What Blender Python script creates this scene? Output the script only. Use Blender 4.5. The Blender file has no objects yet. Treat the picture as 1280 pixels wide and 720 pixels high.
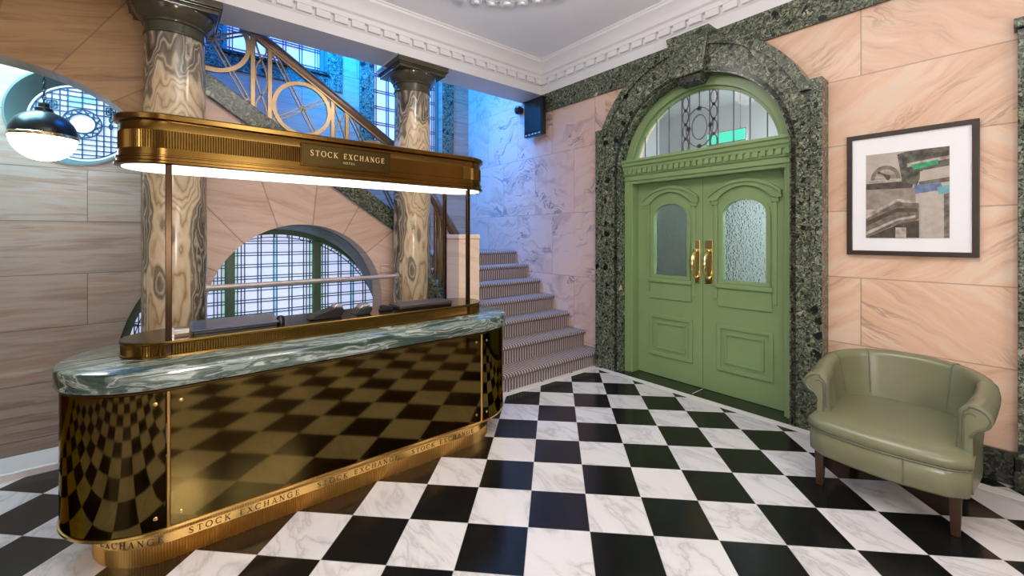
import bpy, bmesh, math, random
from mathutils import Vector, Matrix
from mathutils.geometry import tessellate_polygon
random.seed(7)
PI = math.pi
SC = bpy.context.scene
COL = SC.collection
sin, cos = math.sin, math.cos

# ------------------------------------------------------------------ camera
HEAD = 0.1 + PI / 4                      # heading of the view from the +X axis
cd = bpy.data.cameras.new('camera')
cam = bpy.data.objects.new('camera', cd)
COL.objects.link(cam)
cam.location = (0, 0, 1.5)
cam.rotation_euler = (PI / 2, 0, HEAD - PI / 2)
cd.sensor_fit = 'HORIZONTAL'
cd.sensor_width = 36
cd.lens = 525 / 1280 * 36
cd.shift_y = -65 / 1280
cd.clip_start = 0.05
SC.camera = cam

# ------------------------------------------------------------------ world, lights, exposure
SC.view_settings.view_transform = 'Standard'
SC.view_settings.look = 'None'
SC.view_settings.gamma = 1
SC.view_settings.use_curve_mapping = False
SC.view_settings.exposure = -0.27
w = bpy.data.worlds.new('world')
SC.world = w
w.use_nodes = True
w.node_tree.nodes['Background'].inputs[0].default_value = (0.8, 0.88, 1, 1)
w.node_tree.nodes['Background'].inputs[1].default_value = 0.35


def area(name, loc, rot, size, power, color=(1, 1, 1), size_y=None, spread=None):
    l = bpy.data.lights.new(name, 'AREA')
    l.energy = power
    l.color = color
    l.size = size
    if size_y:
        l.shape = 'RECTANGLE'
        l.size_y = size_y
    if spread:
        l.spread = spread
    o = bpy.data.objects.new(name, l)
    o.location = loc
    o.rotation_euler = rot
    COL.objects.link(o)
    return o


def bulb(name, loc, power, radius, color=(1, 1, 1)):
    l = bpy.data.lights.new(name, 'POINT')
    l.energy = power
    l.color = color
    l.shadow_soft_size = radius
    o = bpy.data.objects.new(name, l)
    o.location = loc
    COL.objects.link(o)
    return o


# rosette lamp above the view, and unseen fill lights added to brighten the hall
bulb('rosette_light', (1.88, 2.42, 3.46), 30, 0.16, (1, 0.95, 0.89))
bulb('hall_fill_light', (0.1, -1.0, 1.4), 118, 0.22, (1, 0.955, 0.90))
area('ceiling_fill_light', (0.9, 0.9, 3.2), (PI, 0, 0), 1.6, 150, (1, 0.965, 0.945), 1.6)  # added to brighten the ceiling, no fixture
bulb('hall_fill_light', (-0.9, -1.0, 2.6), 52, 0.22, (1, 0.955, 0.90))
bulb('hall_fill_light', (1.3, -1.9, 1.9), 40, 0.22, (1, 0.955, 0.90))
# fill lights added behind the camera; the walls there have no windows
bulb('rear_fill_light', (0.9, -2.3, 2.3), 70, 0.3, (0.96, 0.975, 1))
area('side_fill_light', (-2.85, 0.4, 1.9), (PI / 2, 0, -PI / 2), 1.8, 22, (0.95, 0.97, 1), 2.4)
# blue stairwell lighting
area('stairwell_blue_light', (1.5, 5.2, 4.3), (0, -1.12, 0), 1.0, 210, (0.0, 0.27, 1.0), 1.0)
area('stair_top_light', (3.1, 5.0, 4.95), (-0.22, 0, 0), 0.8, 26, (0.30, 0.52, 1.0), 0.5, 1.5)  # unseen light added above to brighten the treads
area('stairwell_blue_light', (0.9, 5.3, 4.9), (0.25, 0, 0), 1.4, 95, (0.0, 0.16, 1.0), 0.9)
# cool lights: one added to brighten the niche wall, one in the lower stair
area('niche_light', (-1.3, 5.35, 3.3), (0, 0, 0), 0.9, 105, (0.33, 0.70, 1.0), 0.9)
area('lower_stair_light', (1.1, 5.3, 1.0), (PI / 2, 0, 0), 1.0, 3, (0.9, 0.95, 1.0), 0.5)
# vestibule behind the green doors
area('vestibule_light', (5.2, 0.75, 2.3), (1.1, 0, 0), 0.5, 95, (0.93, 0.98, 1), 0.5)


# ------------------------------------------------------------------ node helpers
class NT:
    def __init__(s, name):
        s.m = bpy.data.materials.new(name)
        s.m.use_nodes = True
        s.t = s.m.node_tree
        s.b = s.t.nodes['Principled BSDF']
        s.out = s.t.nodes['Material Output']

    def n(s, typ, props=None, **ins):
        nd = s.t.nodes.new(typ)
        for k, v in (props or {}).items():
            setattr(nd, k, v)
        for k, v in ins.items():
            key = int(k[1:]) if k[0] == 'i' and k[1:].isdigit() else k.replace('_', ' ')
            s.put(nd.inputs[key], v)
        return nd

    def put(s, sock, v):
        if isinstance(v, bpy.types.NodeSocket):
            s.t.links.new(v, sock)
        elif isinstance(v, bpy.types.Node):
            s.t.links.new(v.outputs[0], sock)
        else:
            if isinstance(v, tuple) and len(v) == 3 and sock.type == 'RGBA':
                v = (*v, 1)
            sock.default_value = v

    def M(s, op, a, b=0.0, c=None):
        nd = s.n('ShaderNodeMath', {'operation': op}, i0=a, i1=b)
        if c is not None:
            s.put(nd.inputs[2], c)
        return nd.outputs[0]

    def V(s, op, a, b=(0, 0, 0)):
        nd = s.n('ShaderNodeVectorMath', {'operation': op}, i0=a)
        if op == 'SCALE':
            s.put(nd.inputs['Scale'], b)
        else:
            s.put(nd.inputs[1], b)
        return nd.outputs['Value'] if op in ('DOT_PRODUCT', 'LENGTH') else nd.outputs[0]

    def pos(s):
        return s.n('ShaderNodeTexCoord').outputs['Object']

    def xyz(s, v):
        nd = s.n('ShaderNodeSeparateXYZ', i0=v)
        return nd.outputs

    def comb(s, x, y, z):
        return s.n('ShaderNodeCombineXYZ', i0=x, i1=y, i2=z).outputs[0]

    def noise(s, v, scale, detail=4, rough=0.55, dist=0.0, color=False):
        nd = s.n('ShaderNodeTexNoise', Vector=v, Scale=scale, Detail=detail, Roughness=rough, Distortion=dist)
        return nd.outputs['Color' if color else 0]

    def white(s, v):
        return s.n('ShaderNodeTexWhiteNoise', {'noise_dimensions': '3D'}, Vector=v).outputs[0]

    def ramp(s, fac, stops, interp='LINEAR'):
        nd = s.n('ShaderNodeValToRGB', Fac=fac)
        cr = nd.color_ramp
        cr.interpolation = interp
        while len(cr.elements) < len(stops):
            cr.elements.new(0.5)
        for e, (p, c) in zip(cr.elements, stops):
            e.position = p
            e.color = (*c, 1) if len(c) == 3 else c
        return nd.outputs[0]

    def mix(s, f, a, b, blend='MIX'):
        nd = s.n('ShaderNodeMix', {'data_type': 'RGBA', 'blend_type': blend})
        s.put(nd.inputs[0], f)
        s.put(nd.inputs[6], a)
        s.put(nd.inputs[7], b)
        return nd.outputs[2]

    def step(s, v, lo, hi):
        return s.n('ShaderNodeMapRange', {'interpolation_type': 'SMOOTHSTEP'}, i0=v, i1=lo, i2=hi).outputs[0]

    def set(s, **k):
        for a, v in k.items():
            s.put(s.b.inputs[a.replace('_', ' ')], v)
        return s

    def bump(s, h, strength=0.3, dist=0.01):
        nd = s.n('ShaderNodeBump', Strength=strength, Distance=dist, Height=h)
        s.put(s.b.inputs['Normal'], nd.outputs[0])


def plain(name, c, rough=0.5, metal=0.0, var=0.08, scale=6.0, bump=0.0, bscale=80, **k):
    t = NT(name)
    p = t.pos()
    n = t.noise(p, scale, 3)
    t.set(Base_Color=t.mix(n, tuple(x * (1 - var) for x in c), tuple(min(1, x * (1 + var)) for x in c)),
          Roughness=rough, Metallic=metal)
    for a, v in k.items():
        t.set(**{a: v})
    if bump:
        t.bump(t.noise(p, bscale, 4), bump, 0.004)
    return t.m


def emit(name, c, s):
    t = NT(name)
    t.set(Base_Color=c, Emission_Color=c, Emission_Strength=s, Roughness=0.3)
    return t.m


MAT = {}
# ---- checkered floor -------------------------------------------------------
def m_floor():
    t = NT('checkered_marble')
    s = 0.314273
    q = 1 / math.sqrt(2)
    d = t.V('SUBTRACT', t.pos(), (1.43359, 1.62201, 0))
    u = t.V('DOT_PRODUCT', d, (q / s, -q / s, 0))
    v = t.V('DOT_PRODUCT', d, (q / s, q / s, 0))
    fu, fv = t.M('FLOOR', u), t.M('FLOOR', v)
    par = t.M('FLOORED_MODULO', t.M('ADD', fu, fv), 2.0)
    rnd = t.white(t.comb(fu, fv, 0.0))
    off = t.comb(t.M('MULTIPLY', rnd, 37.0), t.M('MULTIPLY', rnd, 91.0), t.M('MULTIPLY', rnd, 13.0))
    pp = t.V('ADD', d, off)
    ang = t.V('MULTIPLY', pp, (2.6, 1.0, 1.0))
    n1 = t.noise(ang, 1.9, 5, 0.55, 0.8)
    vein = t.M('ABSOLUTE', t.M('SUBTRACT', n1, 0.5))
    n2 = t.noise(pp, 9, 5, 0.65, 0.6)
    white = t.ramp(vein, [(0.0, (0.42, 0.415, 0.42)), (0.02, (0.53, 0.525, 0.525)), (0.06, (0.60, 0.595, 0.595)), (0.3, (0.64, 0.635, 0.63))])
    white = t.mix(t.M('MULTIPLY', t.step(n2, 0.5, 0.8), 0.35), white, (0.60, 0.59, 0.59))
    white = t.mix(t.M('MULTIPLY', rnd, 0.22), white, (0.76, 0.69, 0.62))
    black = t.ramp(n2, [(0.3, (0.004, 0.004, 0.0045)), (0.7, (0.009, 0.009, 0.009)), (0.85, (0.02, 0.02, 0.018))])
    c = t.mix(par, black, white)
    eu = t.M('ABSOLUTE', t.M('SUBTRACT', t.M('FRACT', u), 0.5))
    ev = t.M('ABSOLUTE', t.M('SUBTRACT', t.M('FRACT', v), 0.5))
    g = t.step(t.M('MAXIMUM', eu, ev), 0.4935, 0.4965)
    c = t.mix(t.M('MULTIPLY', g, 0.75), c, (0.30, 0.28, 0.26))
    t.set(Base_Color=c, Roughness=t.M('MULTIPLY_ADD', t.noise(t.pos(), 5, 4), 0.12, 0.12), Specular_IOR_Level=0.32)
    return t.m


MAT['floor'] = m_floor()


# ---- pink marble cladding in courses ---------------------------------------
def m_clad(name, ax, stops, courseh, z0, blockw, vein_c, vangle, warp=0.25, rough=0.28, streak=(1.0, 7.0), joint=(0.20, 0.13, 0.09), vstr=0.7):
    """ax: horizontal coordinate index along the wall"""
    t = NT(name)
    p = t.xyz(t.pos())
    h, z = p[ax], p[2]
    row = t.M('FLOOR', t.M('DIVIDE', t.M('SUBTRACT', z, z0), courseh))
    hs = t.M('ADD', t.M('DIVIDE', h, blockw), t.M('MULTIPLY', t.M('FLOORED_MODULO', row, 2.0), 0.47))
    colm = t.M('FLOOR', hs)
    rnd = t.white(t.comb(row, colm, 3.0))
    rnd2 = t.white(t.comb(row, colm, 9.0))
    a = t.M('MULTIPLY', t.M('SIGN', t.M('SUBTRACT', t.M('FLOORED_MODULO', t.M('ADD', row, colm), 2.0), 0.5)), vangle)
    ca, sa = t.M('COSINE', a), t.M('SINE', a)
    x2 = t.M('ADD', t.M('MULTIPLY', h, ca), t.M('MULTIPLY', z, sa))
    y2 = t.M('SUBTRACT', t.M('MULTIPLY', z, ca), t.M('MULTIPLY', h, sa))
    o = t.M('MULTIPLY', rnd, 30.0)
    wv = t.M('MULTIPLY', t.noise(t.comb(h, z, o), 1.6, 3), warp)
    vec = t.comb(t.M('ADD', t.M('MULTIPLY', x2, streak[0]), o), t.M('MULTIPLY', t.M('ADD', y2, wv), streak[1]), o)
    n1 = t.noise(vec, 1.3, 6, 0.62, 0.4)
    c = t.ramp(n1, stops)
    n2 = t.noise(t.V('ADD', vec, (5, 3, 1)), 1.0, 5, 0.6, 0.5)
    vein = t.M('ABSOLUTE', t.M('SUBTRACT', n2, 0.5))
    vmask = t.M('MULTIPLY', t.M('SUBTRACT', 1.0, t.step(vein, 0.004, 0.03)), t.step(t.noise(t.comb(h, z, o), 1.7, 2), 0.45, 0.65))
    c = t.mix(t.M('MULTIPLY', vmask, vstr), c, vein_c)
    c = t.mix(t.M('MULTIPLY', rnd2, 0.18), c, (0.5, 0.3, 0.22))
    fz = t.M('ABSOLUTE', t.M('SUBTRACT', t.M('FRACT', t.M('DIVIDE', t.M('SUBTRACT', z, z0), courseh)), 0.5))
    fh = t.M('ABSOLUTE', t.M('SUBTRACT', t.M('FRACT', hs), 0.5))
    g = t.M('MAXIMUM', t.step(fz, 0.5 - 0.006 / courseh, 0.5 - 0.002 / courseh), t.step(fh, 0.5 - 0.006 / blockw, 0.5 - 0.002 / blockw))
    c = t.mix(t.M('MULTIPLY', g, 0.55), c, joint)
    t.set(Base_Color=c, Roughness=rough, Specular_IOR_Level=0.35)
    return t.m


PINK = [(0.28, (0.48, 0.32, 0.215)), (0.40, (0.66, 0.43, 0.29)), (0.50, (0.71, 0.475, 0.335)), (0.60, (0.73, 0.55, 0.41)), (0.74, (0.66, 0.57, 0.46))]
MAT['pink_x'] = m_clad('pink_marble_cladding', 1, PINK, 0.4975, 0.195, 1.45, (0.36, 0.25, 0.19), 0.62)
STRIPE = [(0.25, (0.21, 0.125, 0.078)), (0.4, (0.34, 0.225, 0.155)), (0.5, (0.40, 0.31, 0.24)), (0.6, (0.38, 0.235, 0.155)), (0.75, (0.48, 0.39, 0.31))]
MAT['striped'] = m_clad('striped_stone_cladding', 0, STRIPE, 0.52, 0.086, 1.35, (0.16, 0.11, 0.08), 0.02, 0.06, 0.4, (0.5, 7.0), (0.03, 0.025, 0.022), 0.5)
BLUEST = [(0.25, (0.34, 0.30, 0.28)), (0.5, (0.56, 0.50, 0.46)), (0.75, (0.66, 0.60, 0.55))]
MAT['stair_pink'] = m_clad('veined_pink_cladding', 1, [(0.25, (0.33, 0.27, 0.26)), (0.40, (0.57, 0.41, 0.34)), (0.52, (0.71, 0.50, 0.41)), (0.66, (0.66, 0.52, 0.45))], 0.80, 0.195, 0.72, (0.16, 0.16, 0.19), 0.42, 0.9, 0.28, (1.0, 5.0), (0.3, 0.22, 0.18), 0.85)


def m_vouss(name, cx, cz, stepd, stops, phase=0.0):
    """stone cut into wedge blocks round an arch in an X-Z wall"""
    t = NT(name)
    p = t.xyz(t.pos())
    dx, dz = t.M('SUBTRACT', p[0], cx), t.M('SUBTRACT', p[2], cz)
    a = t.M('DIVIDE', t.M('ADD', t.M('ARCTAN2', dz, dx), phase), stepd)
    blk = t.M('FLOOR', a)
    r = t.M('SQRT', t.M('ADD', t.M('MULTIPLY', dx, dx), t.M('MULTIPLY', dz, dz)))
    below = t.M('LESS_THAN', dz, 0.0)
    row = t.M('FLOOR', t.M('DIVIDE', p[2], 0.5))
    idn = t.M('ADD', t.M('MULTIPLY', blk, t.M('SUBTRACT', 1.0, below)), t.M('MULTIPLY', t.M('ADD', row, 20.0), below))
    rnd = t.white(t.comb(idn, 2.0, 5.0))
    ang = t.M('MULTIPLY', t.M('SUBTRACT', rnd, 0.5), 0.9)
    ca, sa = t.M('COSINE', ang), t.M('SINE', ang)
    x2 = t.M('ADD', t.M('MULTIPLY', p[0], ca), t.M('MULTIPLY', p[2], sa))
    y2 = t.M('SUBTRACT', t.M('MULTIPLY', p[2], ca), t.M('MULTIPLY', p[0], sa))
    o = t.M('MULTIPLY', rnd, 17.0)
    vec = t.comb(t.M('ADD', x2, o), t.M('MULTIPLY', y2, 11.0), o)
    n = t.noise(vec, 1.3, 7, 0.68, 0.7)
    c = t.ramp(n, stops)
    c = t.mix(t.M('MULTIPLY', rnd, 0.25), c, (0.40, 0.24, 0.15))
    fa = t.M('MULTIPLY', t.M('MULTIPLY', t.M('SUBTRACT', 0.5, t.M('ABSOLUTE', t.M('SUBTRACT', t.M('FRACT', a), 0.5))), stepd), r)
    g1 = t.M('MULTIPLY', t.M('SUBTRACT', 1.0, t.step(fa, 0.003, 0.008)), t.M('SUBTRACT', 1.0, below))
    fz = t.M('MULTIPLY', t.M('SUBTRACT', 0.5, t.M('ABSOLUTE', t.M('SUBTRACT', t.M('FRACT', t.M('DIVIDE', p[2], 0.5)), 0.5))), 0.5)
    g2 = t.M('MULTIPLY', t.M('SUBTRACT', 1.0, t.step(fz, 0.003, 0.008)), below)
    c = t.mix(t.M('MULTIPLY', t.M('MAXIMUM', g1, g2), 0.55), c, (0.16, 0.10, 0.07))
    t.set(Base_Color=c, Roughness=0.38, Specular_IOR_Level=0.35)
    return t.m


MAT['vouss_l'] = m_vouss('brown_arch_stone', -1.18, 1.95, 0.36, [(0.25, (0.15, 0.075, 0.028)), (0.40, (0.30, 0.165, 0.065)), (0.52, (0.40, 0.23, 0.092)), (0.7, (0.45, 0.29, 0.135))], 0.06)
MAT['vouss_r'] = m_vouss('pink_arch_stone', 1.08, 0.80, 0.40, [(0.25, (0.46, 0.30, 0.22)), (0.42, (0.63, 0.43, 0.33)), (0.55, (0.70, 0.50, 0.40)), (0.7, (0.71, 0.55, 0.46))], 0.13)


# ---- green breccia -----------------------------------------------------------
def m_breccia(name, k=1.0, dark=1.0):
    t = NT(name)
    p = t.pos()
    pw = t.V('ADD', p, t.V('SCALE', t.noise(p, 15, 4, color=True), 0.11))
    # fine grained matrix
    f = t.n('ShaderNodeTexVoronoi', Vector=t.V('ADD', pw, t.V('SCALE', t.noise(p, 40, 2, color=True), 0.02)), Scale=72 * k)
    fr = t.xyz(f.outputs['Color'])[0]
    mtx = t.ramp(fr, [(0.0, (0.012, 0.016, 0.012)), (0.25, (0.075, 0.092, 0.060)), (0.5, (0.165, 0.185, 0.125)), (0.8, (0.045, 0.055, 0.038)), (0.9, (0.30, 0.31, 0.23))], 'CONSTANT')
    mtx = t.mix(t.M('MULTIPLY', t.step(t.noise(p, 110, 4, 0.7), 0.42, 0.62), 0.5), mtx, (0.075, 0.088, 0.062))
    # middling stones
    b = t.n('ShaderNodeTexVoronoi', Vector=pw, Scale=19 * k)
    br = t.xyz(b.outputs['Color'])
    c = t.mix(t.M('MULTIPLY', t.M('SUBTRACT', 1.0, t.step(b.outputs['Distance'], 0.30, 0.36)), t.M('GREATER_THAN', br[1], 0.52)), mtx,
              t.ramp(br[0], [(0.0, (0.010, 0.013, 0.011)), (0.45, (0.075, 0.092, 0.062)), (0.7, (0.022, 0.028, 0.022)), (0.9, (0.30, 0.29, 0.22))], 'CONSTANT'))
    # a few big pebbles, mostly near black, some cream
    a = t.n('ShaderNodeTexVoronoi', Vector=pw, Scale=8.5 * k)
    ar = t.xyz(a.outputs['Color'])
    big = t.M('MULTIPLY', t.M('SUBTRACT', 1.0, t.step(a.outputs['Distance'], 0.26, 0.30)), t.M('GREATER_THAN', ar[1], 0.62))
    peb = t.ramp(ar[0], [(0.0, (0.007, 0.010, 0.009)), (0.5, (0.018, 0.022, 0.018)), (0.72, (0.06, 0.07, 0.05)), (0.9, (0.46, 0.42, 0.33))], 'CONSTANT')
    c = t.mix(big, c, peb)
    if dark != 1.0:
        c = t.mix(1.0, c, (dark, dark, dark), 'MULTIPLY')
    t.set(Base_Color=c, Roughness=0.2, Specular_IOR_Level=0.35)
    return t.m


MAT['breccia'] = m_breccia('green_breccia_marble')
MAT['breccia_d'] = m_breccia('dark_green_marble', 0.8, 0.3)


# ---- swirling column marble ------------------------------------------------------
def m_onyx():
    t = NT('swirled_column_marble')
    p = t.V('MULTIPLY', t.pos(), (1.7, 1.7, 0.62))
    wv = t.V('SCALE', t.V('SUBTRACT', t.noise(p, 2.1, 3, 0.5, color=True), (0.5, 0.5, 0.5)), 0.9)
    q = t.V('ADD', p, wv)
    n = t.noise(q, 1.0, 1.6, 0.45)
    fine = t.noise(t.V('MULTIPLY', q, (1.0, 1.0, 1.3)), 9, 4, 0.6)
    ph = t.M('ADD', t.M('MULTIPLY', n, 22.0), t.M('MULTIPLY', fine, 0.5))
    ring = t.M('PINGPONG', ph, 1.0)
    light = t.ramp(ring, [(0.0, (0.36, 0.26, 0.15)), (0.12, (0.52, 0.40, 0.25)), (0.45, (0.66, 0.54, 0.37)), (0.75, (0.60, 0.45, 0.28)), (0.92, (0.50, 0.35, 0.20)), (1.0, (0.30, 0.21, 0.12))])
    dark = t.ramp(ring, [(0.0, (0.055, 0.045, 0.032)), (0.25, (0.17, 0.14, 0.10)), (0.45, (0.50, 0.43, 0.31)), (0.6, (0.22, 0.18, 0.13)), (0.85, (0.11, 0.09, 0.065)), (1.0, (0.45, 0.38, 0.27))])
    zone = t.M('PINGPONG', t.M('ADD', t.M('MULTIPLY', n, 5.5), t.M('MULTIPLY', fine, 0.25)), 1.0)
    c = t.mix(t.step(zone, 0.48, 0.66), light, dark)
    spk = t.step(t.noise(t.pos(), 34, 5, 0.75), 0.56, 0.68)
    core = t.step(zone, 0.86, 0.95)
    c = t.mix(t.M('MULTIPLY', core, spk), c, (0.06, 0.055, 0.045))
    t.set(Base_Color=c, Roughness=0.16, Specular_IOR_Level=0.45)
    return t.m


MAT['onyx'] = m_onyx()


# ---- sea green counter marble -----------------------------------------------------
def m_counter():
    t = NT('sea_green_marble')
    p = t.pos()
    s = t.V('MULTIPLY', p, (0.5, 6.0, 12.0))
    wv = t.V('SCALE', t.noise(t.V('MULTIPLY', p, (0.6, 1.4, 1.4)), 2.2, 3, color=True), 2.0)
    q = t.V('ADD', s, wv)
    n = t.noise(q, 1.3, 6, 0.62, 0.8)
    c = t.ramp(n, [(0.26, (0.008, 0.022, 0.015)), (0.40, (0.028, 0.055, 0.042)), (0.47, (0.075, 0.11, 0.09)), (0.51, (0.32, 0.37, 0.34)), (0.55, (0.06, 0.09, 0.072)), (0.62, (0.15, 0.19, 0.165)), (0.68, (0.48, 0.52, 0.49)), (0.76, (0.22, 0.27, 0.24))])
    t.set(Base_Color=c, Roughness=0.09, Specular_IOR_Level=0.6)
    return t.m


MAT['counter'] = m_counter()
MAT['brass'] = plain('aged_brass', (0.165, 0.094, 0.023), 0.2, 1.0, 0.22, 9)
MAT['plinth_brass'] = plain('golden_brass', (0.62, 0.38, 0.12), 0.36, 1.0, 0.2, 9)
MAT['post'] = plain('dark_bronze_post', (0.045, 0.024, 0.011), 0.25, 0.85, 0.2, 7)
MAT['plate_bronze'] = plain('sign_plate_bronze', (0.07, 0.048, 0.016), 0.35, 1.0, 0.15, 7)
MAT['brass_dark'] = plain('dark_bronze', (0.11, 0.066, 0.024), 0.22, 1.0, 0.2, 7)
MAT['bronze_mirror'] = plain('bronze_mirror', (0.105, 0.072, 0.023), 0.06, 1.0, 0.1, 2, Specular_Tint=(0.45, 0.36, 0.2, 1))
MAT['bright_brass'] = plain('polished_brass', (0.88, 0.70, 0.34), 0.12, 1.0, 0.1, 9)
MAT['band_gold'] = plain('satin_gold', (0.85, 0.53, 0.17), 0.26, 1.0, 0.12, 9)
MAT['rail_gold'] = plain('gilded_iron', (0.31, 0.215, 0.12), 0.32, 0.85, 0.25, 14)
MAT['rail_dark'] = plain('bronze_handrail', (0.10, 0.055, 0.032), 0.25, 0.3, 0.25, 9)
MAT['rail_grey'] = plain('dull_bronze_bar', (0.20, 0.155, 0.115), 0.35, 0.8, 0.25, 9)
MAT['letter'] = plain('engraved_letter', (0.045, 0.022, 0.006), 0.45, 0.3)
MAT['letter_gold'] = plain('raised_gold_letter', (0.60, 0.44, 0.20), 0.45, 0.35)
MAT['plaster'] = plain('white_plaster', (0.72, 0.71, 0.72), 0.75, 0, 0.02, 3, 0.05)
MAT['ceiling'] = plain('grey_white_ceiling', (0.88, 0.87, 0.89), 0.85, 0, 0.02, 2)
MAT['door'] = plain('sage_green_paint', (0.20, 0.295, 0.128), 0.36, 0, 0.05, 5, 0.04, 30)
MAT['capital'] = plain('dark_olive_marble', (0.062, 0.056, 0.034), 0.14, 0, 0.5, 9)
MAT['white_stone'] = plain('white_marble_strip', (0.74, 0.72, 0.70), 0.22, 0, 0.08, 7)
MAT['curb'] = plain('pale_stone_curb', (0.55, 0.53, 0.52), 0.35, 0, 0.12, 7)
MAT['black_stone'] = plain('black_green_threshold', (0.012, 0.017, 0.009), 0.14, 0, 0.4, 8)
MAT['newel'] = m_vouss('cream_pink_newel_stone', -3, -3, 5.0, [(0.3, (0.72, 0.51, 0.37)), (0.5, (0.84, 0.64, 0.49)), (0.7, (0.86, 0.70, 0.57))])
MAT['leather'] = plain('olive_leather', (0.168, 0.174, 0.098), 0.27, 0, 0.1, 4, 0.10, 160, Specular_IOR_Level=0.55)
MAT['piping'] = plain('olive_leather_piping', (0.115, 0.12, 0.075), 0.38)
MAT['leg'] = plain('dark_walnut', (0.045, 0.020, 0.010), 0.3, 0, 0.3, 14)
MAT['frame'] = plain('dark_wood_frame', (0.026, 0.012, 0.006), 0.4, 0, 0.25, 20)
MAT['matboard'] = plain('white_mat_board', (0.80, 0.80, 0.82), 0.8, 0, 0.01)
MAT['black'] = plain('black_plastic', (0.006, 0.0065, 0.008), 0.28)
MAT['black_gloss'] = plain('black_gloss_panel', (0.016, 0.022, 0.026), 0.18)
MAT['silver'] = plain('brushed_silver', (0.62, 0.63, 0.66), 0.25, 0.9)
MAT['slate'] = plain('slate_blue_gloss', (0.06, 0.09, 0.15), 0.12, 0.3)
MAT['taupe'] = plain('taupe_leather_cover', (0.045, 0.037, 0.032), 0.4)
MAT['win_green'] = plain('green_window_paint', (0.075, 0.12, 0.065), 0.4)
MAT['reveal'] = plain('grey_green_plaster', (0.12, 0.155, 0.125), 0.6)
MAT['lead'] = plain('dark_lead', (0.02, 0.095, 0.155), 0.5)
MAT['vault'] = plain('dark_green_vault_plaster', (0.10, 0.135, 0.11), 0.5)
MAT['lead_grey'] = plain('grey_lead_came', (0.10, 0.105, 0.11), 0.5)
MAT['lamp_black'] = plain('black_lamp_metal', (0.012, 0.014, 0.014), 0.3)
MAT['opal'] = emit('lit_opal_glass', (1, 0.97, 0.93), 10.0)
MAT['hood_light'] = emit('lit_hood_diffuser', (1.0, 0.93, 0.84), 2.6)
MAT['rail_white'] = plain('pale_steel_rail', (0.55, 0.47, 0.42), 0.35, 0.3)
MAT['screw'] = plain('brass_screw', (0.7, 0.5, 0.2), 0.25, 1.0)
MAT['exit'] = emit('lit_green_sign', (0.10, 0.80, 0.62), 0.9)
MAT['dim_wall'] = plain('vestibule_plaster', (0.50, 0.52, 0.54), 0.8)


def m_glass_lit():
    t = NT('daylit_leaded_glass')
    n = t.noise(t.pos(), 1.4, 3)
    c = t.ramp(n, [(0.3, (0.50, 0.62, 1.0)), (0.5, (0.66, 0.70, 1.0)), (0.7, (0.56, 0.72, 1.0))])
    t.set(Base_Color=(0.6, 0.7, 0.8), Emission_Color=c, Emission_Strength=0.92, Roughness=0.15)
    return t.m


MAT['glass_lit'] = m_glass_lit()
MAT['tint'] = emit('blue_tinted_glass', (0.28, 0.60, 0.92), 0.85)
MAT['tint_green'] = emit('pale_green_glass', (0.50, 0.80, 0.78), 0.7)


def m_frost():
    t = NT('frosted_glass')
    p = t.pos()
    t.set(Base_Color=(0.66, 0.80, 0.77), Roughness=0.14, Transmission_Weight=0.95, IOR=1.35)
    t.bump(t.n('ShaderNodeTexVoronoi', Vector=p, Scale=62).outputs['Distance'], 0.55, 0.012)
    return t.m


MAT['frost'] = m_frost()
tg = NT('clear_glass')
tg.set(Base_Color=(0.9, 0.95, 0.95), Roughness=0.02, Transmission_Weight=1.0, IOR=1.15)
MAT['clear'] = tg.m


def m_carpet():
    t = NT('striped_stair_carpet')
    p = t.xyz(t.pos())
    wv = t.M('SINE', t.M('MULTIPLY', t.M('ADD', p[0], t.M('MULTIPLY', t.noise(t.pos(), 30, 2), 0.008)), 2 * PI / 0.036))
    n = t.noise(t.pos(), 160, 2)
    f = t.step(t.M('ADD', wv, t.M('MULTIPLY', t.M('SUBTRACT', n, 0.5), 1.6)), -0.5, 0.6)
    c = t.mix(f, (0.12, 0.092, 0.088), (0.42, 0.365, 0.36))
    t.set(Base_Color=c, Roughness=0.95, Specular_IOR_Level=0.1)
    t.bump(n, 0.4, 0.005)
    return t.m


MAT['carpet'] = m_carpet()


# ------------------------------------------------------------------ mesh helpers
def wloc(o):
    v = Vector((0, 0, 0))
    while o is not None:
        v = v + Vector(o.location)
        o = o.parent
    return v


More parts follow.
